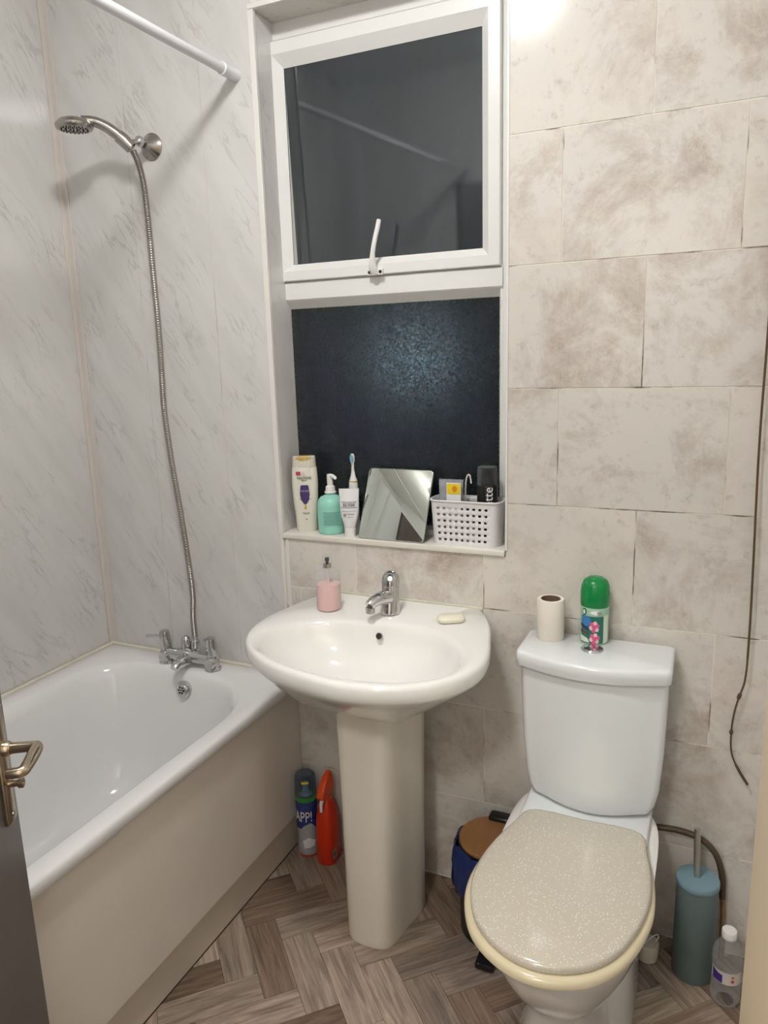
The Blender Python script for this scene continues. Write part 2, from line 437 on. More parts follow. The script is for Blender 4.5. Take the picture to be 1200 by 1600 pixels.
def tube_rings(pts, rad, n=12):
    P = [Vector(p) for p in pts]
    rads = rad if isinstance(rad, (list, tuple)) else [rad] * len(P)
    rings = []; prev = None
    for i, p in enumerate(P):
        t = (P[min(i + 1, len(P) - 1)] - P[max(i - 1, 0)]).normalized()
        if prev is None:
            a = Vector((0, 0, 1)) if abs(t.z) < 0.9 else Vector((1, 0, 0))
            u = t.cross(a).normalized()
        else:
            u = (prev - t * prev.dot(t)).normalized()
        v = t.cross(u); prev = u
        rings.append([tuple(p + rads[i] * (math.cos(2 * PI * k / n) * u + math.sin(2 * PI * k / n) * v)) for k in range(n)])
    return rings

def tube(name, pts, rad, m, parent=None, n=12, smooth_path=0, angle=60):
    if smooth_path: 
        pts2 = catmull(pts, smooth_path)
        if isinstance(rad, (list, tuple)):
            rr = []
            for i in range(len(rad) - 1):
                rr += [rad[i] + (rad[i + 1] - rad[i]) * k / smooth_path for k in range(smooth_path)]
            rad = rr + [rad[-1]]
        pts = pts2
    return loft(name, tube_rings(pts, rad, n), m, parent, angle=angle)

def rrect(x0, x1, y0, y1, z, r, seg=8):
    """rounded rectangle; r = radius or 4 radii in order (x1,y1) (x0,y1) (x0,y0) (x1,y0)"""
    rs = r if isinstance(r, (list, tuple)) else [r] * 4
    out = []
    for (cx, cy, a0), q in zip(((x1, y1, 0), (x0, y1, 90), (x0, y0, 180), (x1, y0, 270)), rs):
        sx = -1 if cx == x1 else 1; sy = -1 if cy == y1 else 1
        for k in range(seg + 1):
            a = math.radians(a0 + 90 * k / seg)
            out.append((cx + sx * q + q * math.cos(a), cy + sy * q + q * math.sin(a), z))
    return out

def text_mesh(s, size, ext=0.0004):
    cu = bpy.data.curves.new('lettering', 'FONT'); cu.body = s; cu.size = size; cu.extrude = ext
    cu.align_x = 'CENTER'; cu.align_y = 'CENTER'; cu.resolution_u = 3
    o = bpy.data.objects.new('tmp', cu); COL.objects.link(o)
    dg = bpy.context.evaluated_depsgraph_get(); dg.update()
    me = bpy.data.meshes.new_from_object(o.evaluated_get(dg))
    bpy.data.objects.remove(o)
    return me

def letters(s, size, fn, m, parent, name='lettering', sx=1.0, rot=0.0, subdiv=0):
    """fn maps flat (u right, v up, w out) to the thing's space"""
    me = text_mesh(s, size)
    me.materials.clear()
    c, si = math.cos(rot), math.sin(rot)
    for v in me.vertices:
        x, y, z = v.co.x * sx, v.co.y, v.co.z
        v.co = fn(x * c - y * si, x * si + y * c, z)
    return link(name, me, m, parent)

def cyl_map(cx, cy, r, face, z0, off=0.0006):
    """face = angle of the outward direction of the label's middle (radians, world)"""
    def fn(u, v, w_=0.0):
        a = face + u / r
        return Vector((cx + (r + off + w_) * math.cos(a), cy + (r + off + w_) * math.sin(a), z0 + v))
    return fn

def patch(name, pts, fn, m, parent, res=6, thick=0.0):
    """flat printed patch given as outline (u,v), wrapped by fn; filled as a fan of strips"""
    us = [p[0] for p in pts]; u0, u1 = min(us), max(us)
    bm = bmesh.new()
    n = max(2, res)
    def span(u):
        vs = []
        for (a, b) in zip(pts, pts[1:] + pts[:1]):
            if (a[0] - u) * (b[0] - u) <= 0 and abs(a[0] - b[0]) > 1e-9:
                t = (u - a[0]) / (b[0] - a[0]); vs.append(a[1] + t * (b[1] - a[1]))
        return (min(vs), max(vs)) if vs else None
    prev = None
    for i in range(n + 1):
        u = u0 + (u1 - u0) * min(max(i / n, 1e-4), 1 - 1e-4)
        s = span(u)
        if not s: continue
        cur = (bm.verts.new(fn(u, s[0])), bm.verts.new(fn(u, s[1])))
        if prev: bm.faces.new((prev[0], cur[0], cur[1], prev[1]))
        prev = cur
    return bm_obj(name, bm, m, parent)

def oval(cu, cv, ru, rv, n=16):
    return [(cu + ru * math.cos(2 * PI * i / n), cv + rv * math.sin(2 * PI * i / n)) for i in range(n)]

def rect(u0, u1, v0, v1): return [(u0, v0), (u1, v0), (u1, v1), (u0, v1)]

# ------------------------------------------------------------------ room shell
CEIL = 2.55
XR, YF = 1.98, -1.66
HX0, HY = 1.175, -3.1          # doorway edge and the far end of the hall, lit by an added lamp
WX0, WX1, WZ0, WZ1 = 0.672, 1.302, 0.95, 2.244      # window opening

def cells(bm, xs, zs, y0, y1, skip):
    """slab of cells between breakpoints with some cells skipped"""
    nx, nz = len(xs) - 1, len(zs) - 1
    keep = lambda i, k: 0 <= i < nx and 0 <= k < nz and not skip((xs[i] + xs[i + 1]) / 2, (zs[k] + zs[k + 1]) / 2)
    V = {}
    def v(i, k, y):
        if (i, k, y) not in V: V[(i, k, y)] = bm.verts.new((xs[i], y, zs[k]))
        return V[(i, k, y)]
    for i in range(nx):
        for k in range(nz):
            if not keep(i, k): continue
            for y in (y0, y1): bm.faces.new([v(i, k, y), v(i + 1, k, y), v(i + 1, k + 1, y), v(i, k + 1, y)])
            if not keep(i - 1, k): bm.faces.new([v(i, k, y0), v(i, k, y1), v(i, k + 1, y1), v(i, k + 1, y0)])
            if not keep(i + 1, k): bm.faces.new([v(i + 1, k, y0), v(i + 1, k, y1), v(i + 1, k + 1, y1), v(i + 1, k + 1, y0)])
            if not keep(i, k - 1): bm.faces.new([v(i, k, y0), v(i, k, y1), v(i + 1, k, y1), v(i + 1, k, y0)])
            if not keep(i, k + 1): bm.faces.new([v(i, k + 1, y0), v(i, k + 1, y1), v(i + 1, k + 1, y1), v(i + 1, k + 1, y0)])

inwin = lambda x, z: WX0 < x < WX1 and WZ0 - 0.016 < z < WZ1
bm = bmesh.new()
cells(bm, [-0.15, WX0, WX1, XR + 0.15], [-0.05, WZ0 - 0.016, WZ1, CEIL + 0.05], 0.0009, 0.19, inwin)
wall_back = struct(bm_obj('wall_back', bm, M_['grout'], smooth=False))

# marble panel boards on the back wall
joints = [0.0, 0.251, 0.503, 0.672]
for a, b in zip(joints, joints[1:]):
    box('panel', a + 0.0006, b - 0.0006, 0.0, 0.0034, 0.50, CEIL, M_['marble'], wall_back)
box('panel', 0.0, 0.672, 0.0, 0.0034, 0.02, 0.498, M_['marble'], wall_back)

# stone tiles on the back wall
TW = 0.17580
TX0 = 5.2681 * 0.27
GR = 0.0016
rowz = [(7.95 - k) * 0.27 for k in range(8, -2, -1)]
rowz[0] = 0.002
random.seed(11)
for r in range(len(rowz) - 1):
    k = 8 - r                      # row sits between line k (bottom) and k-1 (top)
    odd = (k % 2 == 1)             # rows 7..,5..: joints of the two kinds
    js = [j for j in range(-6, 6) if (j % 2 != 0) == odd]
    # lines: row between L1-L2 (k=2) uses even joints, between L2-L3 (k=3) uses odd joints
    xs = [TX0 + j * TW for j in js]
    xs = [x for x in xs if 0.70 < x < XR - 0.01]
    if k == 6: xs = [0.716] + xs
    edges = [0.6875] + xs + [XR]
    z0, z1 = rowz[r] + GR, min(rowz[r + 1], CEIL) - GR
    for a, b in zip(edges, edges[1:]):
        a0, b0 = (a + GR * 0.8 if a > 0.69 else a), b - GR * 0.8
        xb = sorted({a0, b0} | {x for x in (WX0, WX1) if a0 < x < b0})
        zb = sorted({z0, z1} | {z for z in (WZ0 - 0.016, WZ1) if z0 < z < z1})
        if all(inwin((p + q) / 2, (s + t) / 2) for p, q in zip(xb, xb[1:]) for s, t in zip(zb, zb[1:])): continue
        bm = bmesh.new()
        cells(bm, xb, zb, random.uniform(-0.0005, 0.0002), 0.0030, inwin)
        bm_obj('tile', bm, M_['tile'], wall_back, smooth=False)

# other walls, ceiling
wall_left = struct(box('wall_left', -0.15, -0.0035, YF - 0.1, 0.0035, -0.05, CEIL + 0.05, M_['grout']))
for a, b in ((-0.9, -0.001), (YF, -0.902)):
    box('panel', -0.0034, 0.0, a, b, 0.50, CEIL, M_['marble'], wall_left)
wall_right = struct(box('wall_right', XR, XR + 0.15, HY, 0.0035, -0.05, CEIL + 0.05, M_['plaster']))
bm = bmesh.new()
add_box(bm, -0.15, HX0, YF - 0.1, YF, -0.05, CEIL + 0.05); add_box(bm, HX0, XR, YF - 0.1, YF, 2.06, CEIL + 0.05)
wall_front = struct(bm_obj('wall_front', bm, M_['plaster'], smooth=False))
bm = bmesh.new()
add_box(bm, 0.5, XR + 0.15, HY - 0.1, HY, -0.05, CEIL + 0.05); add_box(bm, 0.5, 0.6, HY, YF - 0.1, -0.05, CEIL + 0.05)
struct(bm_obj('wall_hall', bm, M_['plaster'], smooth=False))
ceiling = struct(box('ceiling', -0.15, XR + 0.15, HY - 0.1, 0.19, CEIL, CEIL + 0.1, M_['plaster']))
trim = struct(box('trim_1', 1.789, XR - 0.001, YF - 0.1, -1.2, 0.0, 2.08, M_['cream'], bev=0.002))

# corner trim, edge trims
bm = bmesh.new(); add_box(bm, 0.0, 0.022, -0.004, 0.0, 0.535, CEIL, 0.001, 1); add_box(bm, 0.0, 0.004, -0.016, -0.003, 0.535, CEIL, 0.001, 1)
struct(bm_obj('trim_2', bm, M_['trim']))
bm = bmesh.new()
add_box(bm, 0.660, 0.6745, -0.0025, 0.0, 0.946, WZ1 - 0.0004, 0.0008, 1)
add_box(bm, 0.6725, 0.6755, -0.0022, 0.008, 0.951, WZ1 - 0.001, 0.0006, 1)
add_box(bm, 0.664, 0.6742, -0.0025, 0.0, 0.53, 0.9455, 0.0008, 1)
add_box(bm, 0.660, WX1 + 0.006, -0.0025, 0.0, WZ1, WZ1 + 0.012, 0.0008, 1)
add_box(bm, 0.6805, 0.6885, -0.002, 0.002, 0.01, 0.933, 0.0008, 1)
add_box(bm, WX1 - 0.002, WX1 + 0.004, -0.0025, 0.09, WZ0, WZ1, 0.0008, 1)
struct(bm_obj('trim_3', bm, M_['trimw']))
# reveals
bm = bmesh.new(); add_box(bm, 0.669, 0.6722, 0.0, 0.112, WZ0, WZ1)
struct(bm_obj('trim_4', bm, M_['marble']))
bm = bmesh.new(); add_box(bm, WX0, WX1, 0.0, 0.1, WZ1 - 0.001, WZ1 + 0.003)
struct(bm_obj('trim_5', bm, M_['tile']))
sill = struct(box('trim_6', 0.6725, WX1 - 0.002, -0.006, 0.125, WZ0 - 0.0155, WZ0, M_['sill'], bev=0.003, seg=3))

# ------------------------------------------------------------------ floor with herringbone planks
floor = struct(box('floor', -0.15, XR + 0.15, HY - 0.1, 0.0035, -0.06, -0.0016, M_['under']))
PW = 0.0770; A0, B0 = 0.7745, 0.2515
tones = [(176, 158, 142), (158, 139, 123), (142, 122, 106), (128, 108, 93), (166, 150, 136), (150, 134, 122), (184, 168, 152)]
FX0, FX1, FY0, FY1 = 0.680, XR, -1.55, -0.001
def clip(poly, a, b, c):           # keep a*x+b*y <= c
    out = []
    for p, q in zip(poly, poly[1:] + poly[:1]):
        dp, dq = a * p[0] + b * p[1] - c, a * q[0] + b * q[1] - c
        if dp <= 0: out.append(p)
        if dp * dq < 0:
            t = dp / (dp - dq); out.append((p[0] + t * (q[0] - p[0]), p[1] + t * (q[1] - p[1])))
    return out
random.seed(5)
shared = None
s2 = math.sqrt(0.5)
def tone_for(i, j, horiz):
    random.seed(i * 131 + j * 17 + (7 if horiz else 0)); return random.choice(tones)
for i in range(-30, 30):
    for j in range(-30, 30):
        mod = (i - j) % 6
        if mod == 0: a0, b0, la, lb, hz = A0 + i * PW, B0 + j * PW, 3 * PW, PW, True
        elif mod == 5: a0, b0, la, lb, hz = A0 + i * PW, B0 + j * PW, PW, 3 * PW, False
        else: continue
        g = 0.0005
        cn = [(a0 + g, b0 + g), (a0 + la - g, b0 + g), (a0 + la - g, b0 + lb - g), (a0 + g, b0 + lb - g)]
        xy = [((a + b) * s2, (b - a) * s2) for a, b in cn]
        poly = xy
        for q in ((-1, 0, -FX0), (1, 0, FX1), (0, -1, -FY0), (0, 1, FY1)):
            poly = clip(poly, *q)
            if len(poly) < 3: break
        if len(poly) < 3: continue
        cx_, cy_ = sum(p[0] for p in xy) / 4, sum(p[1] for p in xy) / 4
        ang = math.radians(-45 if hz else 45)
        if cx_ > 1.72 and cy_ < -0.9: continue
        c, s = math.cos(-ang), math.sin(-ang)
        full = len(poly) == 4 and all((p[0] - q[0]) ** 2 + (p[1] - q[1]) ** 2 < 1e-10 for p, q in zip(poly, xy))
        if full and shared is not None:
            me = shared
            o = bpy.data.objects.new('plank', me); COL.objects.link(o)
        else:
            bm = bmesh.new()
            src = poly
            if full: src = [(cx_ + dx * math.cos(ang) - dy * math.sin(ang), cy_ + dx * math.sin(ang) + dy * math.cos(ang)) for dx, dy in ((-1.5 * PW + g, -PW / 2 + g), (1.5 * PW - g, -PW / 2 + g), (1.5 * PW - g, PW / 2 - g), (-1.5 * PW + g, PW / 2 - g))]
            loc_ = [((p[0] - cx_) * c - (p[1] - cy_) * s, (p[0] - cx_) * s + (p[1] - cy_) * c) for p in src]
            top = [bm.verts.new((x, y, 0.0)) for x, y in loc_]; bot = [bm.verts.new((x, y, -0.0016)) for x, y in loc_]
            bm.faces.new(top); n = len(top)
            for k in range(n): bm.faces.new((top[k], bot[k], bot[(k + 1) % n], top[(k + 1) % n]))
            bmesh.ops.recalc_face_normals(bm, faces=bm.faces)
            me = bpy.data.meshes.new('plank'); bm.to_mesh(me); bm.free(); me.materials.append(M_['plank'])
            o = bpy.data.objects.new('plank', me); COL.objects.link(o)
            if full: shared = me
        o.location = (cx_, cy_, 0); o.rotation_euler = (0, 0, ang); o.parent = floor
        o.color = lin(tone_for(i, j, hz))

# ------------------------------------------------------------------ window
win = struct(empty('window_1', (0.98, 0.1, 0.95)))
win_off = Vector((-0.98, -0.1, -0.95))
def frame_rings(bm, rects):
    """rects: list of (x0,x1,z0,z1,y) - lofted rectangular frame profile"""
    rings_to_bm(bm, [[(x0, y, z0), (x1, y, z0), (x1, y, z1), (x0, y, z1)] for x0, x1, z0, z1, y in rects], False, False)
def wpart(name, bm, m, parent=None):
    o = bm_obj(name, bm, m, None, angle=20)
    o.parent = parent or win
    if parent is None: o.location = win_off
    return o
bm = bmesh.new()
def fr(x0, x1, z0, z1, prof):
    frame_rings(bm, [(x0 + a * l, x1 - a * r_, z0 + a * b_, z1 - a * t, y) for (a, y), (l, r_, b_, t) in [(p, W) for p in prof]])
# outer frame: left 0.649, right 1.262, top 2.197
W = (1, 1, 1, 1)
frame_rings(bm, [(0.60, 1.330, 0.93, 2.29, 0.165), (0.60, 1.330, 0.93, 2.29, 0.092), (0.640, 1.278, 0.965, 2.204, 0.088), (0.645, 1.264, 0.968, 2.199, 0.094), (0.645, 1.264, 0.968, 2.199, 0.165)])
wpart('frame', bm, M_['upvc'])
# transom with sloping bead below
bm = bmesh.new()
prof = [(0.165, 1.618), (0.092, 1.621), (0.085, 1.615), (0.085, 1.574), (0.088, 1.570), (0.108, 1.555), (0.165, 1.555)]
rings_to_bm(bm, [[(x, y, z) for y, z in prof] for x in (0.64, 1.268)])
wpart('transom', bm, M_['upvc'])
# bead around lower light
bm = bmesh.new()
frame_rings(bm, [(0.645, 1.268, 0.962, 1.572, 0.092), (0.652, 1.262, 0.966, 1.569, 0.090), (0.658, 1.255, 0.972, 1.5505, 0.108), (0.658, 1.255, 0.972, 1.5505, 0.13)])
wpart('glazing_bead', bm, M_['upvc'])
# opening sash (upper)
bm = bmesh.new()
frame_rings(bm, [(0.648, 1.2645, 1.620, 2.1985, 0.14), (0.648, 1.2645, 1.620, 2.1985, 0.080), (0.650, 1.2625, 1.622, 2.1965, 0.077), (0.672, 1.236, 1.645, 2.168, 0.077), (0.695, 1.216, 1.664, 2.139, 0.098), (0.695, 1.216, 1.664, 2.139, 0.135)])
sash = wpart('sash', bm, M_['upvc'])
bm = bmesh.new(); add_box(bm, 0.690, 1.222, 0.099, 0.123, 1.658, 2.145)
for v in bm.verts: v.co.y += (2.145 - v.co.z) * 0.040      # the pane leans outwards at its foot
wpart('pane', bm, M_['pane_up'], sash)
bm = bmesh.new(); add_box(bm, 0.652, 1.262, 0.109, 0.129, 0.968, 1.556)
wpart('pane', bm, M_['pane_lo'])
# rubber gasket lines
bm = bmesh.new()
for (x0, x1, z0, z1, y) in ((0.694, 1.217, 1.663, 2.140, 0.0983), (0.656, 1.2565, 0.970, 1.552, 0.1082)):
    t = 0.0016
    for (p0, p1, q0, q1) in ((x0, x1, z0, z0 + t), (x0, x1, z1 - t, z1), (x0, x0 + t, z0, z1), (x1 - t, x1, z0, z1)):
        add_box(bm, p0, p1, y - 0.0004, y + 0.001, q0, q1)
wpart('gasket', bm, M_['ink'])
# cockspur handle
bm = bmesh.new()
pp = catmull([(0.945, 0.070, 1.624), (0.944, 0.058, 1.640), (0.948, 0.052, 1.668), (0.955, 0.052, 1.70), (0.962, 0.055, 1.728), (0.966, 0.057, 1.747)], 6)
rr = [0.0125 - 0.0065 * min(1, i / 12) for i in range(len(pp))]; rr[-1] = 0.004; rr[0] = 0.0115
rings_to_bm(bm, tube_rings(pp, rr, 12))
add_box(bm, 0.926, 0.966, 0.066, 0.0775, 1.618, 1.634, 0.002, 2)
h = wpart('handle', bm, M_['white'])
bm = bmesh.new()
for x in (0.931, 0.961):
    rings_to_bm(bm, [[(x + 0.0042 * math.cos(a), y, 1.6255 + 0.0042 * math.sin(a)) for a in [2 * PI * k / 12 for k in range(12)]] for y in (0.067, 0.0655)])
wpart('screw', bm, M_['dark'], h)

# outdoors: dark ground and an added lamp that makes the glow in the obscure glass
struct(box('ground', -3, 3, 0.3, 6, -0.5, -0.1, M_['brick']))
sl = empty('pane_glow_lamp', (0.20, 2.2, -0.1), 'added cold lamp making the glow in the lower window pane', 'lamp')
lathe('bulb', 0, 0, [(0.01, 1.40), (0.08, 1.43), (0.11, 1.50), (0.08, 1.57), (0.01, 1.60)], M_['pane_glow'], sl)
lathe('post', 0, 0, [(0.04, 0.0), (0.03, 1.405)], M_['black'], sl)

# ------------------------------------------------------------------ ceiling lamp
lmp = empty('ceiling_light', (1.10, -0.90, CEIL), 'round white dome ceiling light over the middle of the room', 'light')
lathe('base', 0, 0, [(0.120, 0.0), (0.120, -0.018), (0.112, -0.02)], M_['white'], lmp, n=40)
lathe('dome', 0, 0, [(0.108, -0.021), (0.102, -0.040), (0.082, -0.060), (0.05, -0.070), (0.002, -0.074)], M_['lamp'], lmp, n=40)

hl = empty('hall_fill_light', (1.35, -2.45, CEIL), 'added fill light on the unseen hall ceiling behind the doorway', 'light')  # unseen dome added to light the panel, pedestal and toilet from the front
lathe('base', 0, 0, [(0.15, 0.0), (0.15, -0.018), (0.142, -0.02)], M_['white'], hl, n=40)
lathe('dome', 0, 0, [(0.138, -0.021), (0.13, -0.045), (0.105, -0.07), (0.06, -0.085), (0.002, -0.09)], M_['hall_fill'], hl, n=40)

# ------------------------------------------------------------------ bath
bath = empty('bathtub', (0.35, -0.9, 0), 'white fitted bathtub with cream side panel along the marble wall', 'bathtub')
BO = Vector((-0.35, 0.9, 0))
def place(o, off): o.location = off; return o
YB = -1.655
def br(x0, x1, y0, y1, z, r): return rrect(x0, x1, y0, y1, z, r, 10)
rings = [
    br(0.002, 0.705, YB, -0.002, 0.504, 0.006), br(0.002, 0.7085, YB, -0.002, 0.508, 0.006), br(0.002, 0.7085, YB, -0.002, 0.528, 0.006),
    br(0.002, 0.7045, YB, -0.002, 0.5335, 0.006), br(0.004, 0.697, YB + 0.004, -0.004, 0.535, 0.006),
    br(0.060, 0.660, YB + 0.06, -0.082, 0.533, (0.22, 0.17, 0.1, 0.1)), br(0.070, 0.652, YB + 0.07, -0.090, 0.529, (0.215, 0.165, 0.1, 0.1)),
    br(0.080, 0.643, YB + 0.08, -0.098, 0.518, (0.21, 0.16, 0.1, 0.1)), br(0.090, 0.634, YB + 0.09, -0.105, 0.498, (0.205, 0.16, 0.1, 0.1)),
    br(0.105, 0.620, YB + 0.13, -0.120, 0.42, (0.2, 0.16, 0.1, 0.1)), br(0.125, 0.600, YB + 0.2, -0.150, 0.28, (0.19, 0.16, 0.12, 0.12)),
    br(0.150, 0.575, YB + 0.26, -0.185, 0.20, (0.17, 0.15, 0.12, 0.12)), br(0.185, 0.540, YB + 0.33, -0.23, 0.165, (0.14, 0.13, 0.12, 0.12)), br(0.25, 0.48, YB + 0.4, -0.3, 0.155, (0.1, 0.1, 0.1, 0.1))]
place(loft('tub', rings, M_['acrylic'], bath, cap0=False, angle=60), BO)
place(box('side_panel', 0.682, 0.691, YB, -0.003, 0.110, 0.512, M_['bpanel'], bath, 0.001, 1), BO)
place(box('plinth', 0.664, 0.677, YB, -0.003, 0.0, 0.113, M_['plinth'], bath, 0.001, 1), BO)
bm = bmesh.new()
rings_to_bm(bm, tube_rings([(0.0062, YB, 0.537), (0.0062, -0.012, 0.537)], 0.0055, 8)); rings_to_bm(bm, tube_rings([(0.004, -0.0060, 0.537), (0.70, -0.0060, 0.537)], 0.0055, 8))
place(bm_obj('sealant', bm, M_['seal'], bath), BO)
# overflow
def disc_on(name, c, nrm, prof, m, parent, n=28):
    """lathe about an arbitrary axis: prof = (radius, height along nrm)"""
    q = Vector(nrm).normalized().to_track_quat('Z', 'Y').to_matrix().to_4x4(); q.translation = Vector(c)
    return lathe(name, 0, 0, prof, m, parent, n=n, mtx=q)
oc, on = Vector((0.372, -0.112, 0.482)), Vector((0, -1, 0.18))
ov = place(disc_on('overflow', oc, on, [(0.026, -0.004), (0.026, 0.003), (0.022, 0.006), (0.0165, 0.006), (0.0165, 0.011), (0.014, 0.013), (0.001, 0.013)], M_['chrome'], bath), BO)
q = on.normalized().to_track_quat('Z', 'Y').to_matrix().to_4x4(); q.translation = oc
bm = bmesh.new()
for k in range(6):
    a = 2 * PI * k / 6
    lathe_bm(bm, 0.0088 * math.cos(a), 0.0088 * math.sin(a), [(0.0032, 0.0128), (0.0032, 0.0136)], 8, mtx=q)
lathe_bm(bm, 0, 0, [(0.0026, 0.0128), (0.0026, 0.0137)], 10, mtx=q)
bm_obj('overflow_hole', bm, M_['dark'], ov)

# bath mixer taps
mx = empty('bath_mixer_tap', (0.355, -0.055, 0.534), 'chrome bath mixer tap with two lever handles at the end of the bathtub', 'tap')
MO = Vector((-0.355, 0.055, -0.534))
def mp(o): o.location = MO; return o
bm = bmesh.new()
rings_to_bm(bm, tube_rings([(0.262, -0.060, 0.561), (0.30, -0.060, 0.563), (0.36, -0.062, 0.566), (0.41, -0.060, 0.563), (0.452, -0.060, 0.561)], [0.017, 0.017, 0.022, 0.017, 0.017], 16))
for x in (0.275, 0.443):
    lathe_bm(bm, x, -0.058, [(0.023, 0.5355), (0.023, 0.540), (0.018, 0.544), (0.0185, 0.57), (0.016, 0.580)], 20)
rings_to_bm(bm, tube_rings([(0.362, -0.06, 0.560), (0.362, -0.095, 0.562), (0.362, -0.122, 0.560), (0.362, -0.132, 0.552)], [0.02, 0.018, 0.0155, 0.013], 16))
for x in (0.275, 0.443):
    q = Vector((0, -1, 0.1)).to_track_quat('Z', 'Y').to_matrix().to_4x4(); q.translation = Vector((x + 0.002, -0.070, 0.556))
    lathe_bm(bm, 0, 0, [(0.0165, -0.01), (0.0165, 0.010), (0.015, 0.013), (0.002, 0.014)], 20, mtx=q)
mp(bm_obj('body', bm, M_['chrome'], mx))
for x, lean in ((0.275, -0.004), (0.443, -0.002)):
    hd = mp(loft('handle', [circ(x + lean * t, -0.058, z, r_, 20) for t, z, r_ in ((0, 0.576, 0.0165), (0.5, 0.60, 0.0175), (1, 0.624, 0.0150), (1.1, 0.631, 0.0140), (1.2, 0.633, 0.010))], M_['chrome'], mx))
    tip = (x - 0.062, -0.072, 0.612) if x < 0.3 else (x - 0.050, -0.026, 0.606)
    tube('lever', [(x, -0.058, 0.612), ((x + tip[0]) / 2, (tip[1] - 0.058) / 2, 0.614), tip], [0.006, 0.005, 0.0055], M_['chrome'], hd, 10)
mp(lathe('diverter', 0.345, -0.052, [(0.014, 0.575), (0.0145, 0.60), (0.012, 0.618), (0.008, 0.622)], M_['chrome'], mx))
mp(lathe('hose_nut', 0.374, -0.046, [(0.013, 0.575), (0.013, 0.606), (0.009, 0.612), (0.008, 0.63)], M_['chrome'], mx, n=8))

# shower hose and handset
HOSE = [(0.374, -0.046, 0.62), (0.3725, -0.045, 0.68), (0.377, -0.043, 0.748), (0.372, -0.042, 0.845), (0.358, -0.041, 0.997), (0.341, -0.040, 1.145), (0.331, -0.040, 1.29),
        (0.335, -0.041, 1.40), (0.339, -0.042, 1.534), (0.339, -0.044, 1.66), (0.340, -0.046, 1.782), (0.340, -0.050, 1.87), (0.338, -0.060, 1.925), (0.330, -0.068, 1.958)]
pts = catmull(HOSE, 60)
rr = [0.0078 + (0.0009 if (i % 3) else -0.0009) for i in range(len(pts))]
tag(tube('shower_hose', pts, rr, M_['bchrome'], n=10, angle=80), 'ribbed chrome shower hose rising from the bath taps', 'hose')

sh = empty('shower_holder', (0.335, 0, 1.983), 'round chrome wall holder gripping the shower head', 'shower holder')
SO = Vector((-0.335, 0, -1.983))
place(disc_on('wall_plate', (0.336, -0.0005, 1.981), (0, -1, 0), [(0.034, 0), (0.034, 0.003), (0.031, 0.006), (0.016, 0.020), (0.011, 0.032)], M_['bchrome'], sh, n=36), SO)
place(lathe('ball_joint', 0, 0, [(0.003, -0.014), (0.009, -0.011), (0.0135, -0.004), (0.0135, 0.004), (0.009, 0.011), (0.003, 0.014)], M_['chrome'], sh, mtx=Matrix.Translation((0.333, -0.043, 1.985))), SO)
cp_ = [(0.327, -0.0695, 1.964), (0.314, -0.080, 1.982), (0.304, -0.087, 1.992)]
ri_, ro_ = tube_rings(cp_, 0.0140, 16), tube_rings(cp_, [0.0155, 0.0172, 0.0165], 16)
bm = bmesh.new(); rings_to_bm(bm, ro_ + ri_[::-1] + [ro_[0]], False, False)
place(bm_obj('clamp', bm, M_['bchrome'], sh, angle=60), SO)
place(tube('clamp_arm', [(0.333, -0.050, 1.982), (0.326, -0.062, 1.981)], 0.006, M_['bchrome'], sh, 12), SO)

hd = empty('handheld_shower', (0.26, -0.12, 2.0), 'curved chrome handheld shower head above the bath taps', 'shower head')
HO = Vector((-0.26, 0.12, -2.0))
place(tube('handle', [(0.326, -0.070, 1.961), (0.314, -0.080, 1.982), (0.297, -0.092, 2.000), (0.278, -0.106, 2.015), (0.258, -0.122, 2.024), (0.236, -0.137, 2.023)], [0.011, 0.0128, 0.0142, 0.0135, 0.0125, 0.015], M_['bchrome'], hd, 16, smooth_path=5), HO)
q = Vector((0.02, -0.02, 1)).normalized().to_track_quat('Z', 'Y').to_matrix().to_4x4(); q.translation = Vector((0.222, -0.152, 2.012))
place(lathe('spray_head', 0, 0, [(0.002, 0.020), (0.020, 0.0185), (0.037, 0.012), (0.0465, 0.002), (0.0465, -0.003), (0.042, -0.009), (0.038, -0.0095), (0.002, -0.0095)], M_['bchrome'], hd, mtx=q, n=36), HO)
bm = bmesh.new()
for rr_, kk in ((0.032, 20), (0.022, 14), (0.010, 7)):
    for k in range(kk):
        a = 2 * PI * k / kk; lathe_bm(bm, rr_ * math.cos(a), rr_ * math.sin(a), [(0.0016, -0.0095), (0.0013, -0.012)], 6, mtx=q)
place(bm_obj('nozzles', bm, M_['dark'], hd), HO)

# shower curtain rail
rl = empty('shower_rail', (0.615, -0.9, 2.105), 'white telescopic shower curtain rail fixed to the marble wall', 'rail')
RO = Vector((-0.615, 0.9, -2.105))
place(tube('pole', [(0.615, -0.03, 2.107), (0.612, -0.9, 2.107), (0.612, YF + 0.001, 2.107)], 0.0115, M_['railw'], rl, 20), RO)
place(disc_on('end_cap', (0.615, -0.0005, 2.107), (0, -1, 0), [(0.0155, 0), (0.0155, 0.004), (0.0145, 0.006), (0.0145, 0.052), (0.0150, 0.054), (0.0150, 0.058), (0.0118, 0.06)], M_['railw'], rl, n=24), RO)

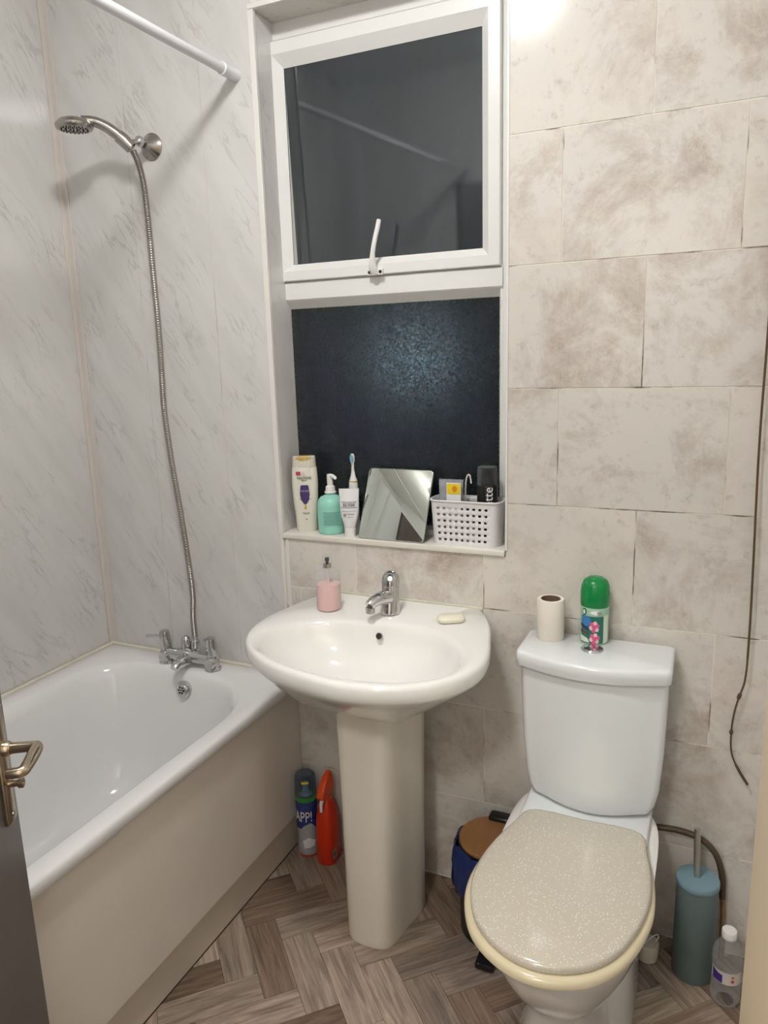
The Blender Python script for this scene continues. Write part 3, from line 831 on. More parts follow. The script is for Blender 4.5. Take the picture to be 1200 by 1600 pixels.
# ------------------------------------------------------------------ wash basin
basin = empty('wash_basin', (1.04, -0.2, 0), 'white pedestal wash basin under the window', 'basin')
WO = Vector((-1.04, 0.2, 0))
outer = [(1.245, -0.002), (1.285, -0.075), (1.312, -0.165), (1.333, -0.25), (1.335, -0.325), (1.308, -0.395), (1.262, -0.448), (1.191, -0.485), (1.12, -0.500), (1.057, -0.499), (0.95, -0.477), (0.88, -0.447),
         (0.824, -0.408), (0.784, -0.365), (0.755, -0.305), (0.746, -0.24), (0.750, -0.178), (0.772, -0.10), (0.798, -0.035), (0.808, -0.002)]
inner = [(0.828, -0.385), (0.800, -0.315), (0.826, -0.243), (0.885, -0.195), (0.98, -0.166), (1.10, -0.150), (1.19, -0.172), (1.265, -0.245), (1.292, -0.318), (1.278, -0.387), (1.22, -0.438), (1.13, -0.464), (1.015, -0.464), (0.905, -0.433)]
NB = 96; BC = Vector((1.045, -0.29))
def polar(curve, closed_pts, c=BC, n=NB):
    """radius of a closed polyline at n angles"""
    out = []
    for k in range(n):
        a = 2 * PI * k / n; d = Vector((math.cos(a), math.sin(a))); best = None
        for p, q_ in zip(closed_pts, closed_pts[1:] + closed_pts[:1]):
            p2, q2 = Vector(p[:2]) - c, Vector(q_[:2]) - c
            e = q2 - p2; den = d.x * e.y - d.y * e.x
            if abs(den) < 1e-12: continue
            t = (p2.x * e.y - p2.y * e.x) / den; u = (p2.x * d.y - p2.y * d.x) / den
            if t > 0 and -1e-6 <= u <= 1 + 1e-6 and (best is None or t > best): best = t
        out.append(best)
    return out
o_s = [tuple(v) for v in catmull([(x, y, 0) for x, y in outer], 6)] ; i_s = [tuple(v) for v in catmull([(x, y, 0) for x, y in inner], 6, True)]
RO_ = polar(None, o_s); RI_ = polar(None, i_s)
def ring(fn, z):
    out = []
    for k in range(NB):
        a = 2 * PI * k / NB; r_ = fn(RO_[k], RI_[k])
        x, y = BC.x + r_ * math.cos(a), BC.y + r_ * math.sin(a)
        out.append((x, min(y, -0.002), z(x, y) if callable(z) else z))
    return out
def pedring(hx, yf, z, c=(1.025, -0.2)):
    out = []
    for k in range(NB):
        a = 2 * PI * k / NB; d = Vector((math.cos(a), math.sin(a)))
        x = max(min(c[0] + 0.5 * d.x, c[0] + hx), c[0] - hx)
        t = min(hx / max(abs(d.x), 1e-6), (0.16 if d.y > 0 else yf) / max(abs(d.y), 1e-6))
        out.append((c[0] + d.x * t * 0.97, c[1] + d.y * t * 0.97, z))
    return out
def mixr(r1, r2, t): return [tuple(Vector(p).lerp(Vector(q_), t)) for p, q_ in zip(r1, r2)]
ztop = lambda x, y: 0.790 + (0.006 * max(0, min(1, (y + 0.15) / 0.12)) ** 0.7 if y > -0.15 else 0)
under = pedring(0.11, 0.10, 0.615)
R0 = ring(lambda o, i: o * 0.980, 0.750)
rings = [under, mixr(R0, under, 0.80)]
rings[1] = [(x, y, 0.628) for x, y, z in rings[1]]
for t, z in ((0.62, 0.650), (0.42, 0.680), (0.24, 0.708), (0.10, 0.732)):
    rings.append([(x, y, z) for x, y, _ in mixr(R0, under, t)])
rings += [R0, ring(lambda o, i: o * 0.996, 0.757), ring(lambda o, i: o, 0.765), ring(lambda o, i: o, 0.779), ring(lambda o, i: o - 0.003, 0.7865), ring(lambda o, i: o - 0.009, ztop),
          ring(lambda o, i: i + min(0.012, (o - i) * 0.5), lambda x, y: ztop(x, y) - 0.0005), ring(lambda o, i: i + 0.003, 0.786), ring(lambda o, i: i - 0.005, 0.779), ring(lambda o, i: i * 0.95, 0.762), ring(lambda o, i: i * 0.88, 0.735),
          ring(lambda o, i: i * 0.76, 0.705), ring(lambda o, i: i * 0.58, 0.680), ring(lambda o, i: i * 0.35, 0.667), ring(lambda o, i: i * 0.10, 0.662)]
place(loft('bowl', rings, M_['ceramic'], basin, angle=60), WO)
place(disc_on('overflow', (1.038, -0.172, 0.759), (0, -1, 0.35), [(0.0085, 0.0), (0.0085, 0.0045), (0.0065, 0.005)], M_['bchrome'], basin, 20), WO)
place(disc_on('overflow_hole', (1.038, -0.172, 0.759), (0, -1, 0.35), [(0.0070, 0.004), (0.0070, 0.0056)], M_['dark'], basin, 20), WO)
place(lathe('waste', 1.045, -0.29, [(0.022, 0.664), (0.022, 0.6665), (0.018, 0.667)], M_['chrome'], basin), WO)
place(box('sealant', 0.81, 1.245, -0.006, 0.0, 0.790, 0.800, M_['seal'], basin, 0.002, 2), WO)

# pedestal: faceted front with rounded arris, side faces running back
def pedprof(x0, x1, yf, yb, z, xs=0.012):
    # front face, chamfered right and left corners, long sides, open-looking back
    cxx = (x0 + x1) / 2
    return catmull([(x0 + 0.022, yf, z), (cxx, yf - 0.004, z), (x1 - 0.022, yf, z), (x1, yf + 0.024, z), (x1 + xs, (yf + yb) / 2, z), (x1 + xs * 1.3, yb, z), (x0 - xs * 1.3, yb, z), (x0 - xs, (yf + yb) / 2, z), (x0, yf + 0.024, z)], 4, True)
rings = [[tuple(p) for p in pedprof(*a)] for a in ((0.980, 1.098, -0.303, -0.115, 0.0), (0.977, 1.100, -0.306, -0.115, 0.012), (0.972, 1.100, -0.300, -0.11, 0.30), (0.960, 1.100, -0.285, -0.10, 0.53), (0.955, 1.103, -0.283, -0.10, 0.62))]
place(loft('pedestal', rings, M_['pedc'], basin, angle=50), WO)

# basin mixer tap
tp = empty('basin_mixer_tap', (1.035, -0.1, 0.795), 'small chrome mixer tap on the wash basin', 'tap')
TO = Vector((-1.035, 0.1, -0.795))
place(loft('body', [circ(1.034, -0.098, 0.794, 0.0255, 28), circ(1.034, -0.098, 0.799, 0.0250, 28), circ(1.034, -0.095, 0.818, 0.0225, 28), circ(1.034, -0.092, 0.845, 0.0215, 28), circ(1.034, -0.090, 0.862, 0.0222, 28)], M_['chrome'], tp), TO)
place(tube('spout', [(1.034, -0.098, 0.832), (1.027, -0.125, 0.840), (1.017, -0.150, 0.838), (1.010, -0.166, 0.830)], [0.018, 0.0165, 0.0145, 0.0125], M_['chrome'], tp, 16, smooth_path=4), TO)
place(lathe('aerator', 1.0115, -0.164, [(0.0105, 0.812), (0.011, 0.814), (0.011, 0.826)], M_['bchrome'], tp), TO)
place(loft('cap', [circ(1.034, -0.090, 0.8625, 0.0225, 28), circ(1.034, -0.089, 0.874, 0.0230, 28), circ(1.034, -0.088, 0.888, 0.0205, 28), circ(1.034, -0.087, 0.896, 0.013, 28), circ(1.034, -0.087, 0.899, 0.003, 28)], M_['chrome'], tp), TO)
place(tube('lever', [(1.036, -0.095, 0.884), (1.046, -0.118, 0.888), (1.052, -0.132, 0.893)], [0.010, 0.008, 0.006], M_['chrome'], tp, 12, smooth_path=3), TO)

# soap bar
sp_ = loft('soap_bar', [rrect(-0.034 + i_, 0.034 - i_, -0.021 + i_, 0.021 - i_, z, 0.018 - i_ * 0.6, 6) for i_, z in ((0.005, 0.0), (0.001, 0.003), (0.0, 0.009), (0.003, 0.014), (0.008, 0.017))], M_['soap'])
sp_.location = (1.196, -0.104, 0.7925); sp_.rotation_euler = (0, 0, math.radians(28))
tag(sp_, 'cream bar of soap on the right of the basin rim', 'soap')

# pink spray bottle on basin
pb = empty('spray_bottle', (0.873, -0.118, 0.7895), 'small clear spray bottle half full of pink liquid on the basin', 'bottle')
lathe('shell', 0, 0, [(0.029, 0.0), (0.0315, 0.004), (0.0315, 0.088), (0.028, 0.101), (0.017, 0.109), (0.009, 0.112)], M_['clear'], pb, n=32)
lathe('liquid', 0, 0, [(0.027, 0.003), (0.0300, 0.006), (0.0300, 0.070)], M_['pinkliq'], pb, n=32)
lathe('collar', 0, 0, [(0.010, 0.112), (0.010, 0.122)], M_['nickel'], pb, n=16)
lathe('pump', 0, 0, [(0.0035, 0.122), (0.0035, 0.127), (0.0055, 0.128), (0.0055, 0.137)], M_['black'], pb, n=16)
lathe('overcap', 0, 0, [(0.0125, 0.112), (0.0125, 0.141), (0.0115, 0.1425), (0.002, 0.1425)], M_['clear'], pb, n=20)
tube('dip_tube', [(0, 0, 0.01), (0.002, 0, 0.06), (0, 0, 0.112)], 0.0016, M_['white'], pb, 8)

# ------------------------------------------------------------------ toilet
toi = empty('toilet', (1.535, -0.3, 0), 'white close coupled toilet with cream glitter lid', 'toilet')
QO = Vector((-1.535, 0.3, 0))
def cist_ring(x0, x1, yb, yc, ym, z, rc=0.02, n=14):
    """back edge yb, front corners yc, bowed middle ym"""
    pts = [(x1 - 0.006, yb, z), (x0 + 0.006, yb, z), (x0, yb - 0.006, z)]
    pts += [(x0, yc + rc, z)]
    for k in range(1, 5):
        a = PI + (PI / 2) * k / 5
        pts.append((x0 + rc + rc * math.cos(a), yc + rc + rc * math.sin(a), z))
    for k in range(n + 1):
        t = k / n; x = x0 + rc + (x1 - x0 - 2 * rc) * t
        pts.append((x, yc + (ym - yc) * (1 - (2 * t - 1) ** 2), z))
    for k in range(1, 5):
        a = -PI / 2 + (PI / 2) * k / 5
        pts.append((x1 - rc + rc * math.cos(a), yc + rc + rc * math.sin(a), z))
    pts += [(x1, yc + rc, z), (x1, yb - 0.006, z)]
    return pts
CR = [(1.440, 1.640, -0.155, -0.182, 0.418), (1.424, 1.656, -0.162, -0.194, 0.420), (1.410, 1.668, -0.165, -0.199, 0.427), (1.400, 1.676, -0.166, -0.201, 0.445), (1.393, 1.683, -0.165, -0.200, 0.48), (1.384, 1.688, -0.161, -0.196, 0.56), (1.378, 1.690, -0.156, -0.191, 0.66), (1.375, 1.690, -0.153, -0.188, 0.727)]
place(loft('cistern', [cist_ring(a, b, -0.02, c, d, z) for a, b, c, d, z in CR], M_['cist'], toi, angle=50), QO)
LR = [(1.372, 1.692, -0.157, -0.192, 0.7285, 0), (1.367, 1.696, -0.163, -0.198, 0.731, 0), (1.366, 1.697, -0.166, -0.201, 0.745, 0), (1.3665, 1.6965, -0.1655, -0.2005, 0.758, 0), (1.369, 1.694, -0.163, -0.198, 0.7630, 0.002), (1.375, 1.689, -0.157, -0.192, 0.765, 0.005)]
place(loft('cistern_lid', [cist_ring(a, b, -0.016 - e, c, d, z) for a, b, c, d, z, e in LR], M_['cist'], toi, angle=50), QO)
fb = place(lathe('flush_button', 1.526, -0.099, [(0.0245, 0.7645), (0.0245, 0.7675), (0.0225, 0.7695), (0.019, 0.7685), (0.0185, 0.7700), (0.002, 0.7712)], M_['chrome'], toi, n=36), QO)

SEAT = [(1.427, -0.233), (1.540, -0.2305), (1.653, -0.233), (1.673, -0.295), (1.687, -0.370), (1.688, -0.450), (1.670, -0.530), (1.642, -0.590), (1.600, -0.633), (1.545, -0.655), (1.490, -0.652), (1.438, -0.625), (1.400, -0.583), (1.373, -0.515), (1.367, -0.440), (1.378, -0.365), (1.400, -0.290)]
TC = Vector((1.53, -0.43))
dense = []
for i_ in range(len(SEAT)):
    dense.append(SEAT[i_])
ss = [tuple(v) for v in catmull([(x, y, 0) for x, y in SEAT], 5, True)]
RS = polar(None, ss, TC)
def sring(f, z, cut=None, c=TC):
    out = []
    for k in range(NB):
        a = 2 * PI * k / NB; r_ = f(RS[k], a)
        x, y = c.x + r_ * math.cos(a), c.y + r_ * math.sin(a)
        out.append((x, y if cut is None else min(y, cut), z))
    return out
place(loft('seat_lid', [sring(lambda r, a: r - 0.006, 0.4155), sring(lambda r, a: r, 0.418), sring(lambda r, a: r, 0.426), sring(lambda r, a: r - 0.004, 0.430), sring(lambda r, a: r - 0.012, 0.4325), sring(lambda r, a: r * 0.5, 0.4335), sring(lambda r, a: r * 0.05, 0.4335)], M_['glitter'], toi, angle=60), QO)
def grow(r, a): return r + 0.010 * (0.5 - 0.5 * math.sin(a)) + 0.004
place(loft('seat', [sring(lambda r, a: grow(r, a) * 0.62, 0.3985), sring(lambda r, a: grow(r, a) - 0.008, 0.3975, -0.235), sring(lambda r, a: grow(r, a), 0.4005, -0.235), sring(lambda r, a: grow(r, a), 0.409, -0.235), sring(lambda r, a: grow(r, a) - 0.006, 0.4145, -0.235), sring(lambda r, a: grow(r, a) * 0.62, 0.4148)], M_['seatc'], toi, angle=60), QO)
for x in (1.47, 1.60): place(lathe('hinge', x, -0.222, [(0.013, 0.404), (0.013, 0.414), (0.009, 0.418)], M_['chrome'], toi, n=16), QO)
# pan: bowl, neck, foot
def pring(hx, yf, yb, z, p=2.6, cx_=1.532):
    """superellipse front, blunt back"""
    cy_ = (yf + yb) / 2; hy = (yb - yf) / 2; out = []
    for k in range(64):
        a = 2 * PI * k / 64; c, s = math.cos(a), math.sin(a)
        pp_ = p if s < 0 else 5.0
        out.append((cx_ + hx * math.copysign(abs(c) ** (2 / pp_), c), cy_ + hy * math.copysign(abs(s) ** (2 / pp_), s), z))
    return out
bm = bmesh.new()
rings_to_bm(bm, [pring(0.098, -0.500, -0.10, 0.0), pring(0.094, -0.500, -0.10, 0.02), pring(0.084, -0.492, -0.10, 0.09), pring(0.081, -0.498, -0.10, 0.16), pring(0.088, -0.520, -0.10, 0.20), pring(0.105, -0.548, -0.10, 0.225),
                 pring(0.124, -0.575, -0.09, 0.255, 2.3), pring(0.145, -0.607, -0.08, 0.305, 2.2), pring(0.156, -0.628, -0.08, 0.35, 2.2), pring(0.159, -0.636, -0.08, 0.375, 2.2), pring(0.159, -0.638, -0.08, 0.392, 2.2), pring(0.150, -0.630, -0.09, 0.397, 2.2)])
place(bm_obj('pan', bm, M_['ceramic'], toi, angle=60), QO)
bm = bmesh.new()
rings_to_bm(bm, [pring(0.112, -0.375, -0.08, 0.0, 3.2, 1.548), pring(0.110, -0.375, -0.08, 0.05, 3.2, 1.548), pring(0.106, -0.370, -0.08, 0.16, 3.2, 1.547), pring(0.098, -0.34, -0.08, 0.26, 3.2, 1.545), pring(0.085, -0.30, -0.08, 0.33, 3.2, 1.54)])
place(bm_obj('trap', bm, M_['ceramic'], toi, angle=60), QO)
bm = bmesh.new()
rings_to_bm(bm, [rrect(1.415, 1.665, -0.275, -0.03, z, 0.02, 5) for z in (0.33,)] + [rrect(1.400, 1.668, -0.275, -0.03, z, 0.02, 5) for z in (0.36, 0.412)] + [rrect(1.404, 1.664, -0.235, -0.03, 0.4165, 0.02, 5)])
place(bm_obj('pan_shelf', bm, M_['cist'], toi, angle=60), QO)

# on the cistern
tr = empty('toilet_roll', (1.424, -0.058, 0.765), 'nearly empty toilet roll standing on the cistern lid', 'toilet roll')
lathe('paper', 0, 0, [(0.0225, 0.0), (0.030, 0.0), (0.0312, 0.002), (0.0312, 0.093), (0.030, 0.0955), (0.0225, 0.0955)], M_['paper'], tr, n=40, cap0=False, cap1=False)
lathe('core', 0, 0, [(0.0225, 0.0955), (0.0225, 0.001), (0.0215, 0.0), (0.0215, 0.0955), (0.0225, 0.0957)], M_['card'], tr, n=40, cap0=False, cap1=False)

af = empty('air_freshener', (1.521, -0.042, 0.765), 'green capped air freshener refill can on the cistern lid', 'air freshener')
lathe('can', 0, 0, [(0.029, 0.0), (0.0315, 0.003), (0.0318, 0.086), (0.030, 0.090)], M_['fresh'], af, n=40)
lathe('cap', 0, 0, [(0.0312, 0.086), (0.0325, 0.0885), (0.0325, 0.118), (0.031, 0.132), (0.0265, 0.144), (0.017, 0.151), (0.002, 0.154)], M_['gcap'], af, n=40)
FA = math.radians(-82)
fn = cyl_map(0, 0, 0.0318, FA, 0.0)
patch('print', rect(-0.032, 0.020, 0.004, 0.068), fn, M_['teal'], af, 16)
fn2 = cyl_map(0, 0, 0.0318, FA, 0.0, 0.0010)
patch('print', oval(-0.020, 0.056, 0.013, 0.0125), fn2, M_['blue'], af, 12)
patch('print', [(-0.034, 0.048), (-0.024, 0.046), (-0.010, 0.038), (-0.014, 0.034), (-0.034, 0.042)], cyl_map(0, 0, 0.0318, FA, 0, 0.0013), M_['dkblue'], af, 8)
patch('print', [(-0.034, 0.034), (-0.012, 0.028), (-0.014, 0.024), (-0.034, 0.026)], cyl_map(0, 0, 0.0318, FA, 0, 0.0013), M_['brown'], af, 8)
patch('print', [(-0.034, 0.006), (-0.010, 0.006), (-0.014, 0.016), (-0.034, 0.021)], cyl_map(0, 0, 0.0318, FA, 0, 0.0013), M_['lgreen'], af, 8)
random.seed(3)
for (cu, cv) in ((0.0, 0.044), (0.001, 0.016)):
    for k in range(6):
        a = 2 * PI * k / 6 + 0.3
        patch('petal', oval(cu + 0.0072 * math.cos(a), cv + 0.0085 * math.sin(a), 0.0046, 0.0056, 10), cyl_map(0, 0, 0.0318, FA, 0, 0.0016), M_['petal2'] if k % 2 else M_['petal'], af, 6)
    patch('petal', oval(cu, cv, 0.0050, 0.0058, 10), cyl_map(0, 0, 0.0318, FA, 0, 0.0019), M_['petal'], af, 6)
patch('print', oval(-0.024, 0.077, 0.0062, 0.0085), fn2, M_['dgreen'], af, 8)
patch('print', oval(-0.024, 0.077, 0.0038, 0.0055), cyl_map(0, 0, 0.0318, FA, 0, 0.0016), M_['lgreen'], af, 8)
patch('print', oval(0.003, 0.077, 0.013, 0.0048), fn2, M_['inkw'], af, 10)
patch('print', oval(0.010, 0.077, 0.0055, 0.0040), cyl_map(0, 0, 0.0318, FA, 0, 0.0016), M_['gray'], af, 8)
patch('print', rect(0.021, 0.034, 0.004, 0.070), fn2, M_['lgreen'], af, 8)

# ------------------------------------------------------------------ bin, brush, water bottle, pot
bn = empty('pedal_bin', (1.308, -0.128, 0), 'small black pedal bin with bamboo lid and blue liner beside the toilet', 'bin')
lathe('body', 0, 0, [(0.080, 0.0), (0.082, 0.006), (0.083, 0.238)], M_['black'], bn, n=48)
lid = lathe('lid', 0, 0, [(0.086, 0.238), (0.087, 0.242), (0.087, 0.246), (0.085, 0.2475)], M_['black'], bn, n=48)
lathe('lid_board', 0, 0, [(0.0835, 0.2475), (0.0835, 0.2545), (0.082, 0.256)], M_['bamboo'], bn, n=48)
bm = bmesh.new()
ln_ = []
for z, r0 in ((0.246, 0.089), (0.236, 0.097), (0.21, 0.101), (0.17, 0.102), (0.14, 0.100), (0.122, 0.097), (0.116, 0.090), (0.124, 0.085)):
    rg = []
    for k in range(72):
        a = 2 * PI * k / 72
        wv = 0.0035 * math.sin(7 * a + z * 30) + 0.002 * math.sin(17 * a + z * 60) + 0.0015 * math.sin(29 * a)
        zz = z + (0.010 * math.sin(3 * a + 1) + 0.005 * math.sin(11 * a) if z < 0.15 else 0)
        rg.append(((r0 + wv) * math.cos(a), (r0 + wv) * math.sin(a), zz))
    ln_.append(rg)
rings_to_bm(bm, ln_, False, False)
bm_obj('liner', bm, M_['bluebag'], bn, angle=80)
patch('label', rect(-0.006, 0.006, 0.140, 0.182), cyl_map(0, 0, 0.104, math.radians(200), 0, 0.0015), M_['gray'], bn, 4)
box('hinge', -0.032, 0.028, 0.060, 0.094, 0.232, 0.268, M_['black'], bn, 0.008, 3)
box('pedal', -0.004, 0.040, -0.148, -0.070, 0.004, 0.020, M_['black'], bn, 0.004, 2)

tb = empty('toilet_brush', (1.771, -0.088, 0), 'teal grey toilet brush holder with steel handle behind the water bottle', 'toilet brush')
lathe('holder', 0, 0, [(0.0425, 0.0), (0.0445, 0.004), (0.0445, 0.232), (0.0435, 0.235)], M_['brush'], tb, n=48)
lathe('lid', 0, 0, [(0.0455, 0.235), (0.0465, 0.237), (0.0465, 0.246), (0.0450, 0.2485), (0.030, 0.2492), (0.002, 0.2495)], M_['brushlid'], tb, n=48)
tube('handle', [(-0.002, 0.002, 0.249), (-0.005, 0.006, 0.30), (-0.007, 0.010, 0.364)], 0.0068, M_['steel'], tb, 16)

wb = empty('water_bottle', (1.840, -0.140, 0), 'small clear plastic water bottle with white cap on the floor', 'bottle')
wr = 0.0315
lathe('shell', 0, 0, [(0.018, 0.0), (0.026, 0.001), (0.030, 0.006), (0.0305, 0.018), (0.029, 0.021), (0.0305, 0.024), (0.0305, 0.036), (0.029, 0.039), (0.0305, 0.042), (0.0305, 0.058), (0.0295, 0.062), (0.0295, 0.092), (0.0312, 0.097), (0.0312, 0.116), (0.028, 0.132), (0.020, 0.145), (0.0135, 0.152), (0.0125, 0.165)], M_['clear'], wb, n=36)
lathe('cap', 0, 0, [(0.0150, 0.160), (0.0155, 0.162), (0.0155, 0.175), (0.0145, 0.177), (0.002, 0.1775)], M_['white'], wb, n=28)
WA = math.radians(-95)
patch('label', rect(-0.036, 0.040, 0.062, 0.092), cyl_map(0, 0, 0.0298, WA, 0), M_['wlabel'], wb, 20)
patch('print', [(-0.030, 0.064), (-0.006, 0.064), (-0.006, 0.084), (-0.016, 0.085), (-0.030, 0.091)], cyl_map(0, 0, 0.0298, WA, 0, 0.0012), M_['wpurple'], wb, 10)
patch('print', oval(0.014, 0.083, 0.003, 0.003), cyl_map(0, 0, 0.0298, WA, 0, 0.0012), M_['canred'], wb, 6)
patch('print', oval(0.014, 0.073, 0.004, 0.004), cyl_map(0, 0, 0.0298, WA, 0, 0.0012), M_['canred'], wb, 6)

pt = empty('small_tub', (1.672, -0.085, 0), 'small off-white tub with wire loop behind the toilet seat', 'tub')
lathe('tub_body', 0, 0, [(0.020, 0.0), (0.024, 0.004), (0.026, 0.042), (0.024, 0.046)], M_['capw'], pt, n=28)
tube('wire_loop', [(-0.010, -0.016, 0.044), (0.006, -0.018, 0.070), (0.020, -0.016, 0.083), (0.024, -0.012, 0.074), (0.018, -0.010, 0.060)], 0.0016, M_['white'], pt, 8, smooth_path=5)

# pipes
ph = empty('flexible_hose', (1.80, -0.03, 0), 'brown braided hose curving from behind the cistern to the floor', 'hose')
tube('braid', [(1.62 - 1.8, 0.002, 0.300), (1.661 - 1.8, 0.0, 0.312), (1.724 - 1.8, -0.0, 0.318), (1.772 - 1.8, -0.0, 0.308), (1.805 - 1.8, 0.0, 0.278), (1.822 - 1.8, 0.002, 0.225), (1.826 - 1.8, 0.004, 0.165)], 0.0072, M_['hose'], ph, 12, smooth_path=6)
tube('pipe', [(1.826 - 1.8, 0.004, 0.167), (1.830 - 1.8, 0.006, 0.12), (1.832 - 1.8, 0.008, -0.001)], [0.006, 0.0055, 0.0055], M_['rust'], ph, 12)
tag(tube('waste_pipe', [(1.03, -0.012, 0.428), (1.05, -0.03, 0.428), (1.075, -0.038, 0.418), (1.086, -0.04, 0.398), (1.078, -0.038, 0.374), (1.055, -0.03, 0.362), (1.035, -0.02, 0.360)], 0.0075, M_['bchrome'], n=12, smooth_path=5), 'short bent grey pipe showing behind the basin pedestal', 'pipe')
# pull cord
pc = empty('pull_cord', (1.832, -0.012, CEIL), 'frayed brown pull cord hanging on the tiled wall', 'cord')
CP = [(1.832, -0.012, 2.50), (1.832, -0.012, 1.9), (1.832, -0.012, 1.442), (1.832, -0.012, 1.213), (1.838, -0.012, 0.95), (1.8405, -0.012, 0.80), (1.839, -0.012, 0.708), (1.829, -0.012, 0.661), (1.822, -0.012, 0.62), (1.8195, -0.012, 0.575), (1.823, -0.012, 0.528), (1.838, -0.012, 0.492), (1.860, -0.012, 0.457)]
rr = []
pts = catmull([(x - 1.832, y + 0.012, z - CEIL) for x, y, z in CP], 10)
for p in pts:
    z = p.z + CEIL
    r_ = 0.0023 if z > 0.75 else 0.0019
    for kz in (0.664, 0.578): 
        if abs(z - kz) < 0.006: r_ = 0.0042
    if z < 0.50: r_ = 0.003
    rr.append(r_)
tube('string', pts, rr, M_['cord'], pc, 8)
lathe('switch', 0, 0.0, [(0.010, 0.0), (0.011, -0.02), (0.011, -0.04), (0.003, -0.055)], M_['white'], pc)

# cleaning products in the corner by the bath
cn = empty('aerosol_can', (0.7275, -0.048, 0), 'blue and white foam cleaner can beside the bath panel', 'can')
lathe('can', 0, 0, [(0.029, 0.0), (0.0305, 0.003), (0.0305, 0.010)], M_['canred'], cn, n=36)
lathe('lower_print', 0, 0, [(0.0304, 0.010), (0.0304, 0.092)], M_['canpale'], cn, n=36)
lathe('upper_print', 0, 0, [(0.0304, 0.092), (0.0304, 0.172), (0.029, 0.178)], M_['canblue'], cn, n=36)
lathe('neck_band', 0, 0, [(0.0300, 0.176), (0.0308, 0.178), (0.0308, 0.188), (0.0300, 0.190)], M_['cangreen'], cn, n=36)
lathe('valve', 0, 0, [(0.020, 0.189), (0.012, 0.195), (0.009, 0.210), (0.011, 0.222), (0.004, 0.228)], M_['white'], cn, n=20)
lathe('cap', 0, 0, [(0.0302, 0.1895), (0.0300, 0.225), (0.0285, 0.247), (0.022, 0.256), (0.002, 0.257)], M_['smokecap'], cn, n=36)
patch('cap_tab', rect(-0.010, 0.010, 0.236, 0.243), cyl_map(0, 0, 0.0292, math.radians(-60), 0, 0.001), M_['yellow'], cn, 4)
letters('ZAPP!', 0.046, cyl_map(0, 0, 0.0304, math.radians(-98), 0.130), M_['inkw'], cn, sx=0.62)
patch('print', [(-0.02, 0.092), (0.026, 0.092), (0.010, 0.112), (-0.010, 0.104)], cyl_map(0, 0, 0.0304, math.radians(-58), 0, 0.0007), M_['canpale'], cn, 8)
patch('print', [(-0.016, 0.030), (0.018, 0.036), (0.022, 0.052), (0.0, 0.066), (-0.018, 0.055)], cyl_map(0, 0, 0.0304, math.radians(-55), 0, 0.0007), M_['inkw'], cn, 8)

tg = empty('trigger_spray_bottle', (0.798, -0.052, 0), 'orange trigger spray cleaner bottle between the bath and the pedestal', 'bottle')
def org(w0, d0, z, cx_=0.0, cy_=0.0): return rrect(cx_ - w0, cx_ + w0, cy_ - d0, cy_ + d0, z, min(w0, d0) * 0.8, 5)
loft('body', [org(0.026, 0.034, 0.0), org(0.029, 0.037, 0.004), org(0.029, 0.037, 0.07), org(0.028, 0.034, 0.13), org(0.025, 0.028, 0.165), org(0.017, 0.019, 0.188), org(0.012, 0.013, 0.196)], M_['red'], tg)
lathe('collar', 0, 0, [(0.014, 0.194), (0.0145, 0.208)], M_['redtrig'], tg, n=20)
loft('trigger_head', [rrect(-0.011, 0.011, -0.034, 0.024, 0.206, 0.006, 4), rrect(-0.012, 0.012, -0.040, 0.027, 0.216, 0.006, 4), rrect(-0.012, 0.012, -0.030, 0.028, 0.238, 0.006, 4), rrect(-0.009, 0.009, -0.004, 0.026, 0.262, 0.005, 4), rrect(-0.006, 0.006, 0.010, 0.022, 0.270, 0.004, 4)], M_['redtrig'], tg)
tube('trigger', [(0, -0.020, 0.208), (0, -0.032, 0.190), (0, -0.033, 0.170)], [0.006, 0.005, 0.004], M_['inkw'], tg, 10)
def flat_map(c, ux, uz, nrm, off=0.0006):
    c, ux, uz, nrm = Vector(c), Vector(ux), Vector(uz), Vector(nrm)
    return lambda u, v, w_=0.0: c + ux * u + uz * v + nrm * (off + w_)
fmap = flat_map((0.029, 0.0, 0.04), (0, 1, 0), (0, 0, 1), (1, 0, 0))
patch('label', rect(-0.030, -0.010, -0.018, 0.012), fmap, M_['canpale'], tg, 2)
patch('print', oval(-0.020, -0.003, 0.005, 0.009), flat_map((0.029, 0.0, 0.04), (0, 1, 0), (0, 0, 1), (1, 0, 0), 0.0012), M_['brown'], tg, 6)

# ------------------------------------------------------------------ things on the window sill
SZ = WZ0
RX = math.radians
# shampoo
shp = empty('shampoo_bottle', (0.7245, 0.046, SZ), 'tall white shampoo bottle with purple oval label on the window sill', 'bottle')
shp.rotation_euler = (0, 0, RX(24))
def oring(a, b, z, n=40): return [(a * math.copysign(abs(math.cos(t)) ** 0.8, math.cos(t)), b * math.copysign(abs(math.sin(t)) ** 0.8, math.sin(t)), z) for t in [2 * PI * k / n for k in range(n)]]
loft('body', [oring(0.026, 0.016, 0.0), oring(0.0285, 0.018, 0.004), oring(0.030, 0.019, 0.04), oring(0.0345, 0.020, 0.09), oring(0.0360, 0.020, 0.13), oring(0.0350, 0.019, 0.165), oring(0.0335, 0.0185, 0.178)], M_['cushw'], shp)
loft('cap', [oring(0.0325, 0.0180, 0.178), oring(0.0320, 0.0175, 0.198), oring(0.0315, 0.0170, 0.207), oring(0.0300, 0.0155, 0.2085)], M_['capw'], shp)
patch('cap_insert', [(-0.022, 0.206), (-0.010, 0.1985), (0.010, 0.1985), (0.022, 0.206), (0.014, 0.2075), (-0.014, 0.2075)], lambda u, v, w_=0: Vector((u, -0.0182 * (1 - (u / 0.042) ** 2) ** 0.5 - 0.0004, v)), M_['gold'], shp, 10)
